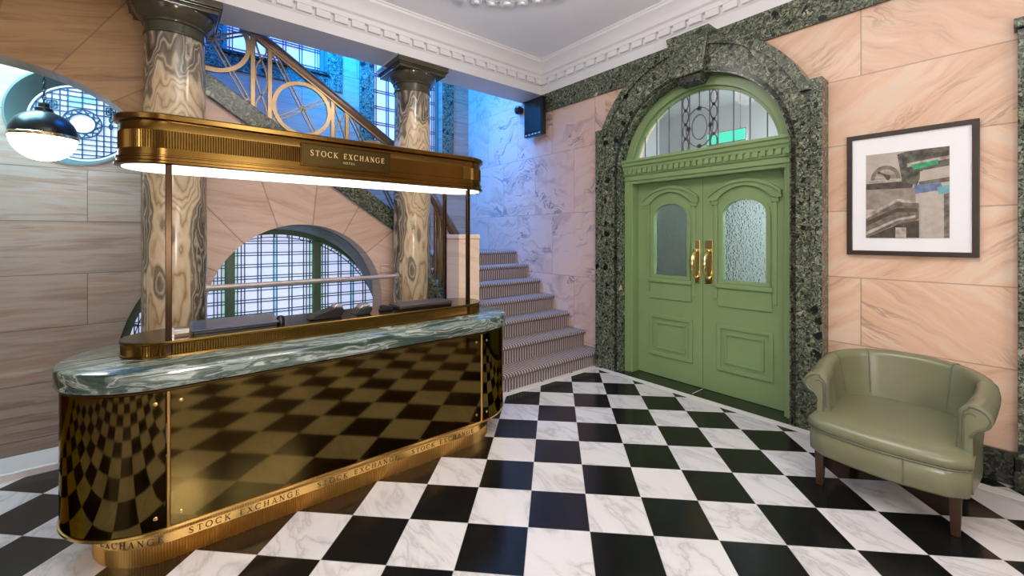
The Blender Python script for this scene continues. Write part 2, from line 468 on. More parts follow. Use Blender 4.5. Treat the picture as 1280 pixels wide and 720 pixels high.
class MB:
    def __init__(s):
        s.v, s.f = [], []

    def add(s, vs, fs):
        o = len(s.v)
        s.v += [tuple(v) for v in vs]
        s.f += [tuple(i + o for i in f) for f in fs]
        return s

    def box(s, x0, x1, y0, y1, z0, z1):
        x0, x1 = sorted((x0, x1)); y0, y1 = sorted((y0, y1)); z0, z1 = sorted((z0, z1))
        return s.add([(x0, y0, z0), (x1, y0, z0), (x1, y1, z0), (x0, y1, z0), (x0, y0, z1), (x1, y0, z1), (x1, y1, z1), (x0, y1, z1)],
                     [(0, 3, 2, 1), (4, 5, 6, 7), (0, 1, 5, 4), (1, 2, 6, 5), (2, 3, 7, 6), (3, 0, 4, 7)])

    def loft(s, rings, close=True, caps=True, fan=False):
        n = len(rings[0])
        vs = [p for r in rings for p in r]
        fs = []
        for i in range(len(rings) - 1):
            for j in range(n if close else n - 1):
                k = (j + 1) % n
                fs.append((i * n + j, i * n + k, (i + 1) * n + k, (i + 1) * n + j))
        if fan:
            for ring, o, d in ((rings[0], 0, 1), (rings[-1], (len(rings) - 1) * n, -1)):
                c = sum((Vector(p) for p in ring), Vector()) / n
                vs.append(tuple(c))
                for j in range(n):
                    fs.append((o + j, len(vs) - 1, o + (j + 1) % n) if d > 0 else (o + j, o + (j + 1) % n, len(vs) - 1))
        elif caps and close:
            fs.append(tuple(range(n - 1, -1, -1)))
            fs.append(tuple((len(rings) - 1) * n + j for j in range(n)))
        return s.add(vs, fs)

    def lathe(s, prof, c=(0, 0, 0), seg=48):
        rings = [[(c[0] + r * cos(2 * PI * j / seg), c[1] + r * sin(2 * PI * j / seg), c[2] + z) for j in range(seg)] for r, z in prof]
        return s.loft(rings)

    def tube(s, path, r, seg=10, closed=False):
        """round bar along a path; r number or list"""
        P = [Vector(p) for p in path]
        n = len(P)
        rings = []
        up = None
        for i, p in enumerate(P):
            if closed:
                d = (P[(i + 1) % n] - P[i - 1]).normalized()
            else:
                d = (P[min(i + 1, n - 1)] - P[max(i - 1, 0)]).normalized()
            if up is None:
                up = Vector((0, 0, 1)) if abs(d.z) < 0.9 else Vector((1, 0, 0))
            a = d.cross(up)
            if a.length < 1e-5:
                a = d.cross(Vector((0.3, 1, 0.2)))
            a.normalize()
            b = a.cross(d).normalized()
            up = b
            rr = r[i] if isinstance(r, (list, tuple)) else r
            rings.append([p + (a * cos(2 * PI * k / seg) + b * sin(2 * PI * k / seg)) * rr for k in range(seg)])
        if closed:
            rings.append(rings[0])
            return s.loft(rings, True, False)
        return s.loft(rings)

    def bar(s, p0, p1, wid, thick, n):
        """flat bar from p0 to p1: wid in the plane, thick along n"""
        p0, p1, n = Vector(p0), Vector(p1), Vector(n).normalized()
        d = (p1 - p0).normalized()
        a = d.cross(n).normalized() * wid / 2
        t = n * thick / 2
        q = [p0 - a - t, p0 + a - t, p0 + a + t, p0 - a + t]
        r = [p + (p1 - p0) for p in q]
        return s.loft([q, r])

    def plate(s, outer, holes, mapf, a0, a1):
        """polygon with holes (2-D) turned into a plate between a0 and a1; mapf(u, v, a) -> xyz"""
        loops = [outer] + holes
        tri = tessellate_polygon([[Vector((u, v, 0)) for u, v in l] for l in loops])
        flat = [p for l in loops for p in l]
        n = len(flat)
        vs = [mapf(u, v, a0) for u, v in flat] + [mapf(u, v, a1) for u, v in flat]
        fs = [t for t in tri] + [tuple(i + n for i in reversed(t)) for t in tri]
        o = 0
        for l in loops:
            m = len(l)
            for i in range(m):
                j = (i + 1) % m
                fs.append((o + i, o + j, n + o + j, n + o + i))
            o += m
        return s.add(vs, fs)

    def sweep(s, path, prof, closed=False):
        """path: list of (point, outward, up) frames; prof: list of (d, z) closed outline"""
        rings = [[Vector(p) + Vector(o) * d + Vector(u) * z for d, z in prof] for p, o, u in path]
        if closed:
            rings.append(rings[0])
            return s.loft(rings, True, False)
        return s.loft(rings)

    def obj(s, name, mat, parent=None, smooth=False, bevel=0.0, origin=None, angle=35, sub=0, segs=2):
        me = bpy.data.meshes.new(name)
        if parent is not None:
            off = wloc(parent)
        else:
            off = Vector(origin) if origin is not None else Vector((0, 0, 0))
        me.from_pydata([(v[0] - off.x, v[1] - off.y, v[2] - off.z) for v in s.v], [], s.f)
        bm = bmesh.new()
        bm.from_mesh(me)
        bmesh.ops.recalc_face_normals(bm, faces=bm.faces)
        if smooth:
            for f in bm.faces:
                f.smooth = True
            lim = math.radians(angle)
            for e in bm.edges:
                if len(e.link_faces) == 2 and e.calc_face_angle(0) > lim:
                    e.smooth = False
        bm.to_mesh(me)
        bm.free()
        o = bpy.data.objects.new(name, me)
        COL.objects.link(o)
        if parent is not None:
            o.parent = parent
        else:
            o.location = off
        me.materials.append(MAT[mat] if isinstance(mat, str) else mat)
        if bevel:
            b = o.modifiers.new('bevel', 'BEVEL')
            b.width = bevel
            b.segments = segs
            b.limit_method = 'ANGLE'
            b.angle_limit = math.radians(40)
            b.harden_normals = False
        if sub:
            m = o.modifiers.new('sub', 'SUBSURF')
            m.levels = sub
            m.render_levels = sub
        return o


def thing(name, label, cat, loc=(0, 0, 0), group=None):
    o = bpy.data.objects.new(name, None)
    o.location = loc
    o.empty_display_size = 0.1
    o['label'] = label
    o['category'] = cat
    if group:
        o['group'] = group
    COL.objects.link(o)
    return o


def tag(o, label, cat, group=None):
    o['label'] = label
    o['category'] = cat
    if group:
        o['group'] = group
    return o


def struct(o, label=None):
    o['kind'] = 'structure'
    if label:
        o['label'] = label
    return o


def sempty(name, loc=(0, 0, 0), label=None):
    o = bpy.data.objects.new(name, None)
    o.location = loc
    COL.objects.link(o)
    return struct(o, label)


YZ = lambda u, v, a: (a, u, v)      # wall X = a, u = Y, v = Z
XZ = lambda u, v, a: (u, a, v)      # wall Y = a
XY = lambda u, v, a: (u, v, a)


def arc(cx, cz, ra, rb, a0, a1, n):
    return [(cx + ra * cos(a0 + (a1 - a0) * i / n), cz + rb * sin(a0 + (a1 - a0) * i / n)) for i in range(n + 1)]


def arch_loop(cx, zb, zs, ra, rb, n=40):
    """closed outline of an arched opening, anticlockwise"""
    return [(cx - ra, zb), (cx + ra, zb)] + arc(cx, zs, ra, rb, 0, PI, n)


def rect(u0, u1, v0, v1):
    return [(u0, v0), (u1, v0), (u1, v1), (u0, v1)]


# ================================================================== THE ROOM
WX = 3.95            # the door wall
YB = 4.19            # face of the beam over the columns
ZC = 3.81            # ceiling
ZB = 3.415           # underside of the beam
YF = 4.70            # wall with the two arches, under the upper flight
YW = 6.0             # back wall of the stairwell

struct(MB().box(-3, WX + 0.2, -3.2, 3.94, -0.12, 0).obj('floor', 'floor'), 'black and white checkered marble floor laid on the diagonal')
struct(MB().box(-3, 2.2, 3.94, 4.24, -0.3, 0.045).obj('trim_1', 'curb', bevel=0.008), 'pale stone curb along the foot of the columns')
struct(MB().box(-3, 4.0, 4.0, YW + 0.3, -1.75, -1.6).obj('floor_lower', 'curb'), 'lower floor at the foot of the basement stair')
# white border strips of the floor
struct(MB().box(3.735, 3.815, -3.2, 3.075, -0.02, 0.0015).obj('trim_2', 'white_stone'), 'white marble border strip in front of the green doors')
struct(MB().box(2.2, 3.83, 3.075, 3.15, -0.02, 0.0015).obj('trim_3', 'white_stone'), 'white marble border strip at the foot of the carpeted stairs')
struct(MB().box(3.815, 4.2, 0.9, 3.2, -0.02, 0.001).obj('trim_4', 'black_stone'), 'black stone threshold under the green doors')
struct(MB().box(3.86, 4.06, 2.003, 2.009, -0.01, 0.002).obj('trim_5', 'white_stone'), 'thin white joint across the black threshold')

# ceiling and rosette
struct(MB().box(-3, WX + 0.2, -3.2, YB + 0.02, ZC, ZC + 0.12).obj('ceiling', 'ceiling'), 'pale grey plaster ceiling')
# door wall with the arched opening
DY, DZ, DR = 2.01, 2.2, 0.82         # centre, springing, radius of the arched doorway
hole = arch_loop(DY, -0.05, DZ, DR, DR, 48)
wl = MB()
outer = [(-3.2, -0.05), (DY - DR, -0.05)] + [(DY - DR, DZ)] + arc(DY, DZ, DR, DR, PI, 0, 48)[1:-1] + [(DY + DR, DZ), (DY + DR, -0.05), (3.11, -0.05), (3.11, 5.2), (-3.2, 5.2)]
wl.plate(outer, [], YZ, WX, WX + 0.28)
struct(wl.obj('wall_right', 'pink_x'), 'pink marble clad wall around the green doors')
struct(MB().box(WX, WX + 0.28, 3.11, YW + 0.2, -1.7, 5.2).obj('wall_stair_side', 'stair_pink'), 'veined marble wall along the carpeted stairs')
# frieze and skirting
struct(MB().box(WX - 0.025, WX, -3.2, YB, 3.165, ZB).obj('trim_6', 'breccia', bevel=0.004), 'green marble frieze below the white cornice')
struct(MB().box(WX - 0.03, WX, 0.03, 0.965, 0, 0.195).obj('baseboard_right', 'breccia_d', bevel=0.004), 'dark green marble skirting behind the armchair')
pil = sempty('trim_7', (WX - 0.08, -0.3, 0), 'green marble pilaster at the right edge')
MB().box(WX - 0.08, WX, -0.7, 0.03, 0, 2.72).obj('pilaster_shaft', 'breccia', pil, bevel=0.006)
MB().box(WX - 0.10, WX, -0.7, 0.045, 2.72, 2.78).obj('pilaster_cap', 'breccia', pil, bevel=0.006)
MB().box(WX - 0.10, WX, -0.7, 0.045, 0, 0.2).obj('pilaster_base', 'breccia_d', pil, bevel=0.006)

# cornice with dentils on two sides
def cornice(name, ax, lab):
    r = sempty(name, (0, 0, 0), lab)
    prof = [(0, ZB), (0.02, ZB), (0.02, ZB + 0.10), (0.035, ZB + 0.115), (0.035, ZB + 0.175), (0.075, ZB + 0.18), (0.075, ZB + 0.225), (0.10, ZB + 0.24),
            (0.11, ZB + 0.28), (0.13, ZB + 0.315), (0.165, ZB + 0.345), (0.18, ZB + 0.355), (0.18, ZB + 0.375), (0.195, ZB + 0.385), (0.195, ZC), (0, ZC)]
    m = MB()
    if ax == 'y':
        m.loft([[(WX - d, y, z) for d, z in prof] for y in (-3.2, YB)])
    else:
        m.loft([[(x, YB - d, z) for d, z in prof] for x in (-3.0, WX)])
    m.obj('cornice_moulding', 'plaster', r, smooth=True, angle=25)
    d = MB()
    pitch, wd = 0.161, 0.124
    n = 62
    for i in range(n):
        c = YB - 0.10 - i * pitch if ax == 'y' else WX - 0.10 - i * pitch
        if c < -3:
            break
        if ax == 'y':
            d.box(WX - 0.068, WX - 0.03, c - wd / 2, c + wd / 2, ZB + 0.117, ZB + 0.182)
        else:
            d.box(c - wd / 2, c + wd / 2, YB - 0.068, YB - 0.03, ZB + 0.117, ZB + 0.182)
    o = d.obj('dentil_course', 'plaster', r)
    o['kind'] = 'stuff'
    return r


cornice('trim_8', 'y', 'white plaster dentil cornice over the green doors')
cornice('trim_9', 'x', 'white plaster dentil cornice on the beam over the columns')
struct(MB().box(-3, WX, YB, 4.60, ZB, 5.2).obj('beam', 'plaster'), 'white plaster beam carried by the two columns')

# back wall of the stairwell with its windows
big = arch_loop(1.06, -1.2, 0.10, 1.49, 1.49, 56)
rnd = [(-0.72 + 0.47 * cos(2 * PI * i / 48), 2.68 + 0.47 * sin(2 * PI * i / 48)) for i in range(48)]
upA = rect(0.50, 1.66, 3.70, 5.0)
upB = rect(2.30, 3.44, 2.62, 5.0)
struct(MB().plate(rect(-3.3, WX + 0.2, -1.7, 5.2), [big, rnd, upA, upB], XZ, YW, YW + 0.25).obj('wall_back', 'striped'), 'striped stone back wall of the stairwell')
struct(MB().box(-3.3, -3.0, -3.2, YW + 0.2, -1.7, 5.2).obj('wall_left', 'striped'))
struct(MB().box(-3.3, WX + 0.3, -3.4, -3.2, -0.1, 5.2).obj('wall_front', 'striped'))
struct(MB().box(-3, WX, 4.6, YW, 5.05, 5.2).obj('ceiling_stairwell', 'ceiling'))
# wall under the upper flight, in two pieces meeting behind the near column
AX, AZ, AA, AB = -1.18, 2.27, 1.0, 0.56
lo = [(-3.0, -1.6), (-2.18, -1.6), (-2.18, AZ)] + arc(AX, AZ, AA, AB, PI, 0, 48)[1:-1] + [(-0.18, AZ), (-0.18, -1.6), (0.04, -1.6), (0.04, 5.05), (-3.0, 5.05)]
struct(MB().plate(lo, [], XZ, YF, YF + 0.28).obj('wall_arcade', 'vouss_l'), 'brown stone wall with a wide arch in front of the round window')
SL = (1.61 - 2.752) / (1.973 - 0.284)          # slope of the upper flight
zs = lambda x: 2.752 + SL * (x - 0.284)       # underside of its string
ro = [(0.04, -1.6), (0.26, -1.6), (0.26, 0.80)] + arc(1.08, 0.80, 0.82, 0.82, PI, 0, 48)[1:-1] + [(1.90, 0.80), (1.90, -1.6), (2.26, -1.6), (2.26, zs(2.26)), (0.04, zs(0.04))]
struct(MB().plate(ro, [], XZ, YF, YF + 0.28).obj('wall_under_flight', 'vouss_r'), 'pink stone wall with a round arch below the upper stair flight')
vt = MB()
vt.loft([[(1.08 + 0.815 * cos(t), YF + 0.27, 0.80 + 0.815 * sin(t)) for t in [0.66 * PI * i / 30 for i in range(31)]],
         [(1.06 + 1.48 * cos(t), YW + 0.08, 0.10 + 1.48 * sin(t)) for t in [0.26 * PI + 0.36 * PI * i / 30 for i in range(31)]],
         [(1.06 + 1.52 * cos(t), YW + 0.08, 0.10 + 1.54 * sin(t)) for t in [0.26 * PI + 0.36 * PI * i / 30 for i in range(31)]],
         [(1.08 + 0.90 * cos(t), YF + 0.27, 0.80 + 0.90 * sin(t)) for t in [0.66 * PI * i / 30 for i in range(31)]]], False, False)
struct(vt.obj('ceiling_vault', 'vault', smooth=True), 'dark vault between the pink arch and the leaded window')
MB().box(1.885, 2.26, YF - 0.012, YF, 1.08, 1.15).obj('impost_band', 'vouss_r', bpy.data.objects['wall_under_flight'], bevel=0.004)
MB().box(1.885, 2.26, YF - 0.02, YF, 1.15, 1.17).obj('impost_band', 'vouss_r', bpy.data.objects['wall_under_flight'], bevel=0.004)


# ------------------------------------------------------------------ leaded windows (structure)
def lead_line(m, p0, p1, y, wd=0.0105, tk=0.02):
    m.bar((p0[0], y, p0[1]), (p1[0], y, p1[1]), wd, tk, (0, 1, 0))


def ring_pts(cx, cz, r, n=48, rb=None):
    return [(cx + r * cos(2 * PI * i / n), cz + (rb or r) * sin(2 * PI * i / n)) for i in range(n)]


def big_window():
    r = sempty('window_1', (1.06, YW + 0.14, 0), 'large arched leaded window seen under the stairs')
    cx, zsp, R, zb, y = 1.06, 0.10, 1.49, -1.2, YW + 0.14
    fr = MB()
    fr.plate(arch_loop(cx, zb, zsp, R, R, 56), [arch_loop(cx, zb + 0.06, zsp, R - 0.07, R - 0.07, 56)], XZ, y - 0.06, y + 0.05)
    fr.obj('window_frame', 'win_green', r, bevel=0.01)
    MB().plate(arch_loop(cx, zb + 0.05, zsp, R - 0.06, R - 0.06, 56), [], XZ, y + 0.012, y + 0.02).obj('leaded_glass', 'glass_lit', r)
    top = lambda x: zsp + math.sqrt(max(0, (R - 0.07) ** 2 - (x - cx) ** 2))
    mull = (0.575, 1.56)
    for mx in mull:
        MB().box(mx - 0.05, mx + 0.05, y - 0.07, y + 0.05, zb + 0.05, top(mx) + 0.01).obj('mullion', 'win_green', r, bevel=0.012)
    L = MB()
    T = MB()
    G = MB()
    xl, xr = cx - R + 0.07, cx + R - 0.07
    bays = ((xl, mull[0] - 0.05), (mull[0] + 0.05, mull[1] - 0.05), (mull[1] + 0.05, xr))
    for b0, b1 in bays:
        for e in (b0 + 0.032, b1 - 0.032):
            lead_line(L, (e, zb + 0.06), (e, top(e)), y)
        for e0, e1 in ((b0, b0 + 0.032), (b1 - 0.032, b1)):
            tz = min(top(e0 + 0.002), top(e1 - 0.002))
            G.box(e0, e1, y + 0.008, y + 0.0115, zb + 0.06, tz)
        k = int(round((b1 - b0 - 0.1) / 0.165))
        for i in range(k):
            c = b0 + (b1 - b0) * (i + 0.5) / k
            for q in (-0.018, 0.018):
                lead_line(L, (c + q, zb + 0.06), (c + q, top(c + q)), y)
            if i % 3 == 2:
                T.box(c - 0.016, c + 0.016, y + 0.006, y + 0.011, zb + 0.06, min(top(c - 0.016), top(c + 0.016)))
    z = zb + 0.12
    while z < zsp + R - 0.12:
        for q in (-0.017, 0.017):
            hw = math.sqrt((R - 0.07) ** 2 - max(0, z + q - zsp) ** 2)
            lead_line(L, (cx - hw, z + q), (cx + hw, z + q), y)
        z += 0.147
    a = [(cx + (R - 0.105) * cos(PI * i / 60), zsp + (R - 0.105) * sin(PI * i / 60)) for i in range(61)]
    for p, q in zip(a, a[1:]):
        lead_line(L, p, q, y)
    for i in range(2, 60, 2):
        t = PI * i / 60
        lead_line(L, (cx + (R - 0.105) * cos(t), zsp + (R - 0.105) * sin(t)), (cx + (R - 0.07) * cos(t), zsp + (R - 0.07) * sin(t)), y)
    L.obj('leading', 'lead', r)
    T.obj('blue_glass_strip', 'tint', r)
    G.obj('green_glass_border', 'tint_green', r)


big_window()


def round_window():
    cx, cz, R, y = -0.69, 2.66, 0.385, YW + 0.17
    r = sempty('window_2', (cx, y, cz), 'round leaded window with a ring at its centre')
    fr = MB()
    fr.plate(ring_pts(cx, cz, R + 0.005), [ring_pts(cx, cz, R - 0.020)], XZ, y - 0.008, y + 0.05)
    fr.obj('window_frame', 'glass_lit', r)
    # splayed reveal
    MB().loft([[(cx + q * cos(2 * PI * i / 64) + ox, yy, cz + q * sin(2 * PI * i / 64) + oz) for i in range(64)] for q, yy, ox, oz in
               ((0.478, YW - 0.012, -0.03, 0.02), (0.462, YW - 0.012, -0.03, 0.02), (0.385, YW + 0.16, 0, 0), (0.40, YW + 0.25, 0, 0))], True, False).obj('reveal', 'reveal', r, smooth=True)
    MB().plate(ring_pts(cx, cz, R - 0.02), [], XZ, y + 0.012, y + 0.02).obj('leaded_glass', 'glass_lit', r)
    L = MB()
    RI, RM = R - 0.022, 0.145
    for k in (-0.32, -0.27, -0.215, -0.16, -0.105, 0.0, 0.105, 0.16, 0.215, 0.27, 0.32):
        for ver in (0, 1):
            h = math.sqrt(RI * RI - k * k)
            segs = [(-h, h)]
            if abs(k) < RM:
                g = math.sqrt(RM * RM - k * k)
                segs = [(-h, -g), (g, h)]
            for a, b in segs:
                if ver:
                    lead_line(L, (cx + k, cz + a), (cx + k, cz + b), y)
                else:
                    lead_line(L, (cx + a, cz + k), (cx + b, cz + k), y)
    for q in (0.10, 0.145):
        p = ring_pts(cx, cz, q, 40)
        for i in range(40):
            lead_line(L, p[i], p[(i + 1) % 40], y, 0.012)
    for i in range(12):                      # twisted rope ring
        t = 2 * PI * i / 12
        lead_line(L, (cx + 0.10 * cos(t), cz + 0.10 * sin(t)), (cx + 0.145 * cos(t + 0.45), cz + 0.145 * sin(t + 0.45)), y, 0.014)
        lead_line(L, (cx + 0.145 * cos(t), cz + 0.145 * sin(t)), (cx + 0.10 * cos(t + 0.45), cz + 0.10 * sin(t + 0.45)), y, 0.008)
    for sx in (-1, 1):                        # small square flowers
        px, pz = cx + sx * 0.215, cz + 0.16
        for a in range(4):
            t = a * PI / 2 + PI / 4
            lead_line(L, (px + 0.05 * cos(t), pz + 0.05 * sin(t)), (px + 0.05 * cos(t + PI / 2), pz + 0.05 * sin(t + PI / 2)), y, 0.012)
        p = ring_pts(px, pz, 0.022, 12)
        for i in range(12):
            lead_line(L, p[i], p[(i + 1) % 12], y, 0.012)
        for dz in (-0.09, -0.16):
            p = ring_pts(px, cz + 0.16 + dz, 0.014, 10, 0.028)
            for i in range(10):
                lead_line(L, p[i], p[(i + 1) % 10], y, 0.010)
    p = ring_pts(cx, cz, RI, 56)
    for i in range(56):
        lead_line(L, p[i], p[(i + 1) % 56], y, 0.012)
    L.obj('leading', 'lead', r)
    T = MB()
    for u0, u1, v0, v1 in ((-0.10, 0.0, 0.165, 0.265), (0.005, 0.10, 0.22, 0.30), (-0.158, -0.108, -0.21, -0.11)):
        T.box(cx + u0, cx + u1, y + 0.006, y + 0.011, cz + v0, cz + v1)
    T.obj('blue_glass', 'tint', r)


round_window()


def upper_window(name, x0, x1, z0, z1, lab):
    y = YW + 0.16
    r = sempty(name, ((x0 + x1) / 2, y, z0), lab)
    fr = MB()
    fr.plate(rect(x0, x1, z0, z1), [rect(x0 + 0.05, x1 - 0.05, z0 + 0.03, z1 - 0.05)], XZ, y - 0.04, y + 0.05)
    fr.obj('window_frame', 'reveal', r, bevel=0.006)
    MB().box(x0 + 0.04, x1 - 0.04, y + 0.012, y + 0.02, z0 + 0.02, z1 - 0.04).obj('leaded_glass', 'glass_lit', r)
    # green marble surround and sill on the wall face
    s = MB()
    s.plate(rect(x0 - 0.2, x1 + 0.2, z0 - 0.22, z1), [rect(x0, x1, z0, z1 - 0.01)], XZ, YW - 0.03, YW)
    s.obj('marble_surround', 'breccia', r, bevel=0.004)
    MB().box(x0 - 0.02, x1 + 0.02, YW - 0.07, YW + 0.12, z0 - 0.045, z0 - 0.001).obj('window_sill', 'breccia_d', r, bevel=0.008)
    L = MB()
    k = max(2, int(round((x1 - x0 - 0.1) / 0.2)))
    for i in range(k + 1):
        c = x0 + 0.09 + (x1 - x0 - 0.18) * i / k
        for q in (-0.016, 0.016):
            lead_line(L, (c + q, z0 + 0.03), (c + q, z1 - 0.05), y)
    z = z0 + 0.09
    while z < z1 - 0.1:
        for q in (-0.016, 0.016):
            lead_line(L, (x0 + 0.05, z + q), (x1 - 0.05, z + q), y)
        z += 0.24
    L.obj('leading', 'lead', r)


upper_window('window_3', 0.50, 1.66, 3.70, 5.0, 'upper leaded window behind the stair balustrade')
upper_window('window_4', 2.30, 3.44, 2.62, 5.0, 'tall leaded window behind the far column')


# ================================================================== DOORWAY
def door_surround():
    r = sempty('trim_10', (3.82, DY, 0), 'green marble surround of the arched doorway')
    XF = 3.82
    ye0, ye1 = 0.965, 3.125          # outer edges of the jambs
    for y0, y1, nm in ((DY + DR, ye1, 'jamb'), (ye0, DY - DR, 'jamb')):
        MB().box(XF, WX + 0.001, y0, y1, 0, 2.70).obj(nm, 'breccia', r, bevel=0.004)
    oy, oz, oR = 2.05, 2.28, 1.07
    a0 = math.asin((2.70 - oz) / oR)
    # arch ring between the inner semicircle and the outer arc
    inner = [(DY - DR, 2.70 if False else DZ)]
    inner = arc(DY, DZ, DR, DR, 0, PI, 48)
    outer = arc(oy, oz, oR, oR, a0, PI - a0, 48)
    # fill the gap down to the jamb heads
    pol = [(DY + DR, 2.695), ] if False else []
    ai = math.asin((2.70 - DZ) / DR)
    innr = arc(DY, DZ, DR, DR, ai, PI - ai, 48)
    pol = outer + list(reversed(innr))
    MB().plate(pol, [], YZ, XF, WX + 0.001).obj('arch_band', 'breccia', r, bevel=0.004)
    # spandrel pieces of the jamb heads inside the shoulder (between jamb line and curve)
    for sgn in (-1, 1):
        c = [(DY + sgn * DR, DZ)] + [(DY + sgn * DR * cos(t), DZ + DR * sin(t)) for t in [ai * i / 14 for i in range(1, 15)]] + [(DY + sgn * DR, 2.70)]
        MB().plate(c, [], YZ, XF, WX + 0.001).obj('jamb_head', 'breccia', r)
    # raised outer moulding following shoulder and arch
    mw = 0.055
    def shoulder(e):
        rr = oR - e
        q = math.asin((2.70 - e - oz) / rr)
        return [(ye1 - e, 0.0), (ye1 - e, 2.70 - e)] + [(oy + rr * cos(t), oz + rr * sin(t)) for t in [q + (PI - 2 * q) * i / 44 for i in range(45)]] + [(ye0 + e, 2.70 - e), (ye0 + e, 0.0)]
    m = MB()
    m.plate(shoulder(0.0) + list(reversed(shoulder(0.075))), [], YZ, XF - 0.03, XF + 0.002)
    m.obj('outer_moulding', 'breccia', r, bevel=0.012)
    m = MB()
    ia = [(DY - DR - 0.03, 0.0)] + [(DY + (DR + 0.03) * cos(t), DZ + (DR + 0.03) * sin(t)) for t in [PI - PI * i / 48 for i in range(49)]] + [(DY + DR + 0.03, 0.0)]
    for p, q in zip(ia, ia[1:]):
        m.bar((XF - 0.004, p[0], p[1]), (XF - 0.004, q[0], q[1]), 0.03, 0.012, (1, 0, 0))
    m.obj('inner_bead', 'breccia_d', r)
    # keystone
    k = [(DY - 0.15, 3.01), (DY + 0.15, 3.01), (DY + 0.21, 3.412), (DY - 0.21, 3.412)]
    MB().plate(k, [], YZ, XF - 0.07, WX - 0.02).obj('keystone', 'breccia', r, bevel=0.008)
    k = [(DY - 0.10, 2.94), (DY + 0.10, 2.94), (DY + 0.15, 3.01), (DY - 0.15, 3.01)]
    MB().plate(k, [], YZ, XF - 0.04, WX - 0.02).obj('keystone_foot', 'breccia_d', r, bevel=0.008)


door_surround()


def tube_path_yz(x, pts, r):
    return MB().tube([(x, p[0], p[1]) for p in pts], r, 6)


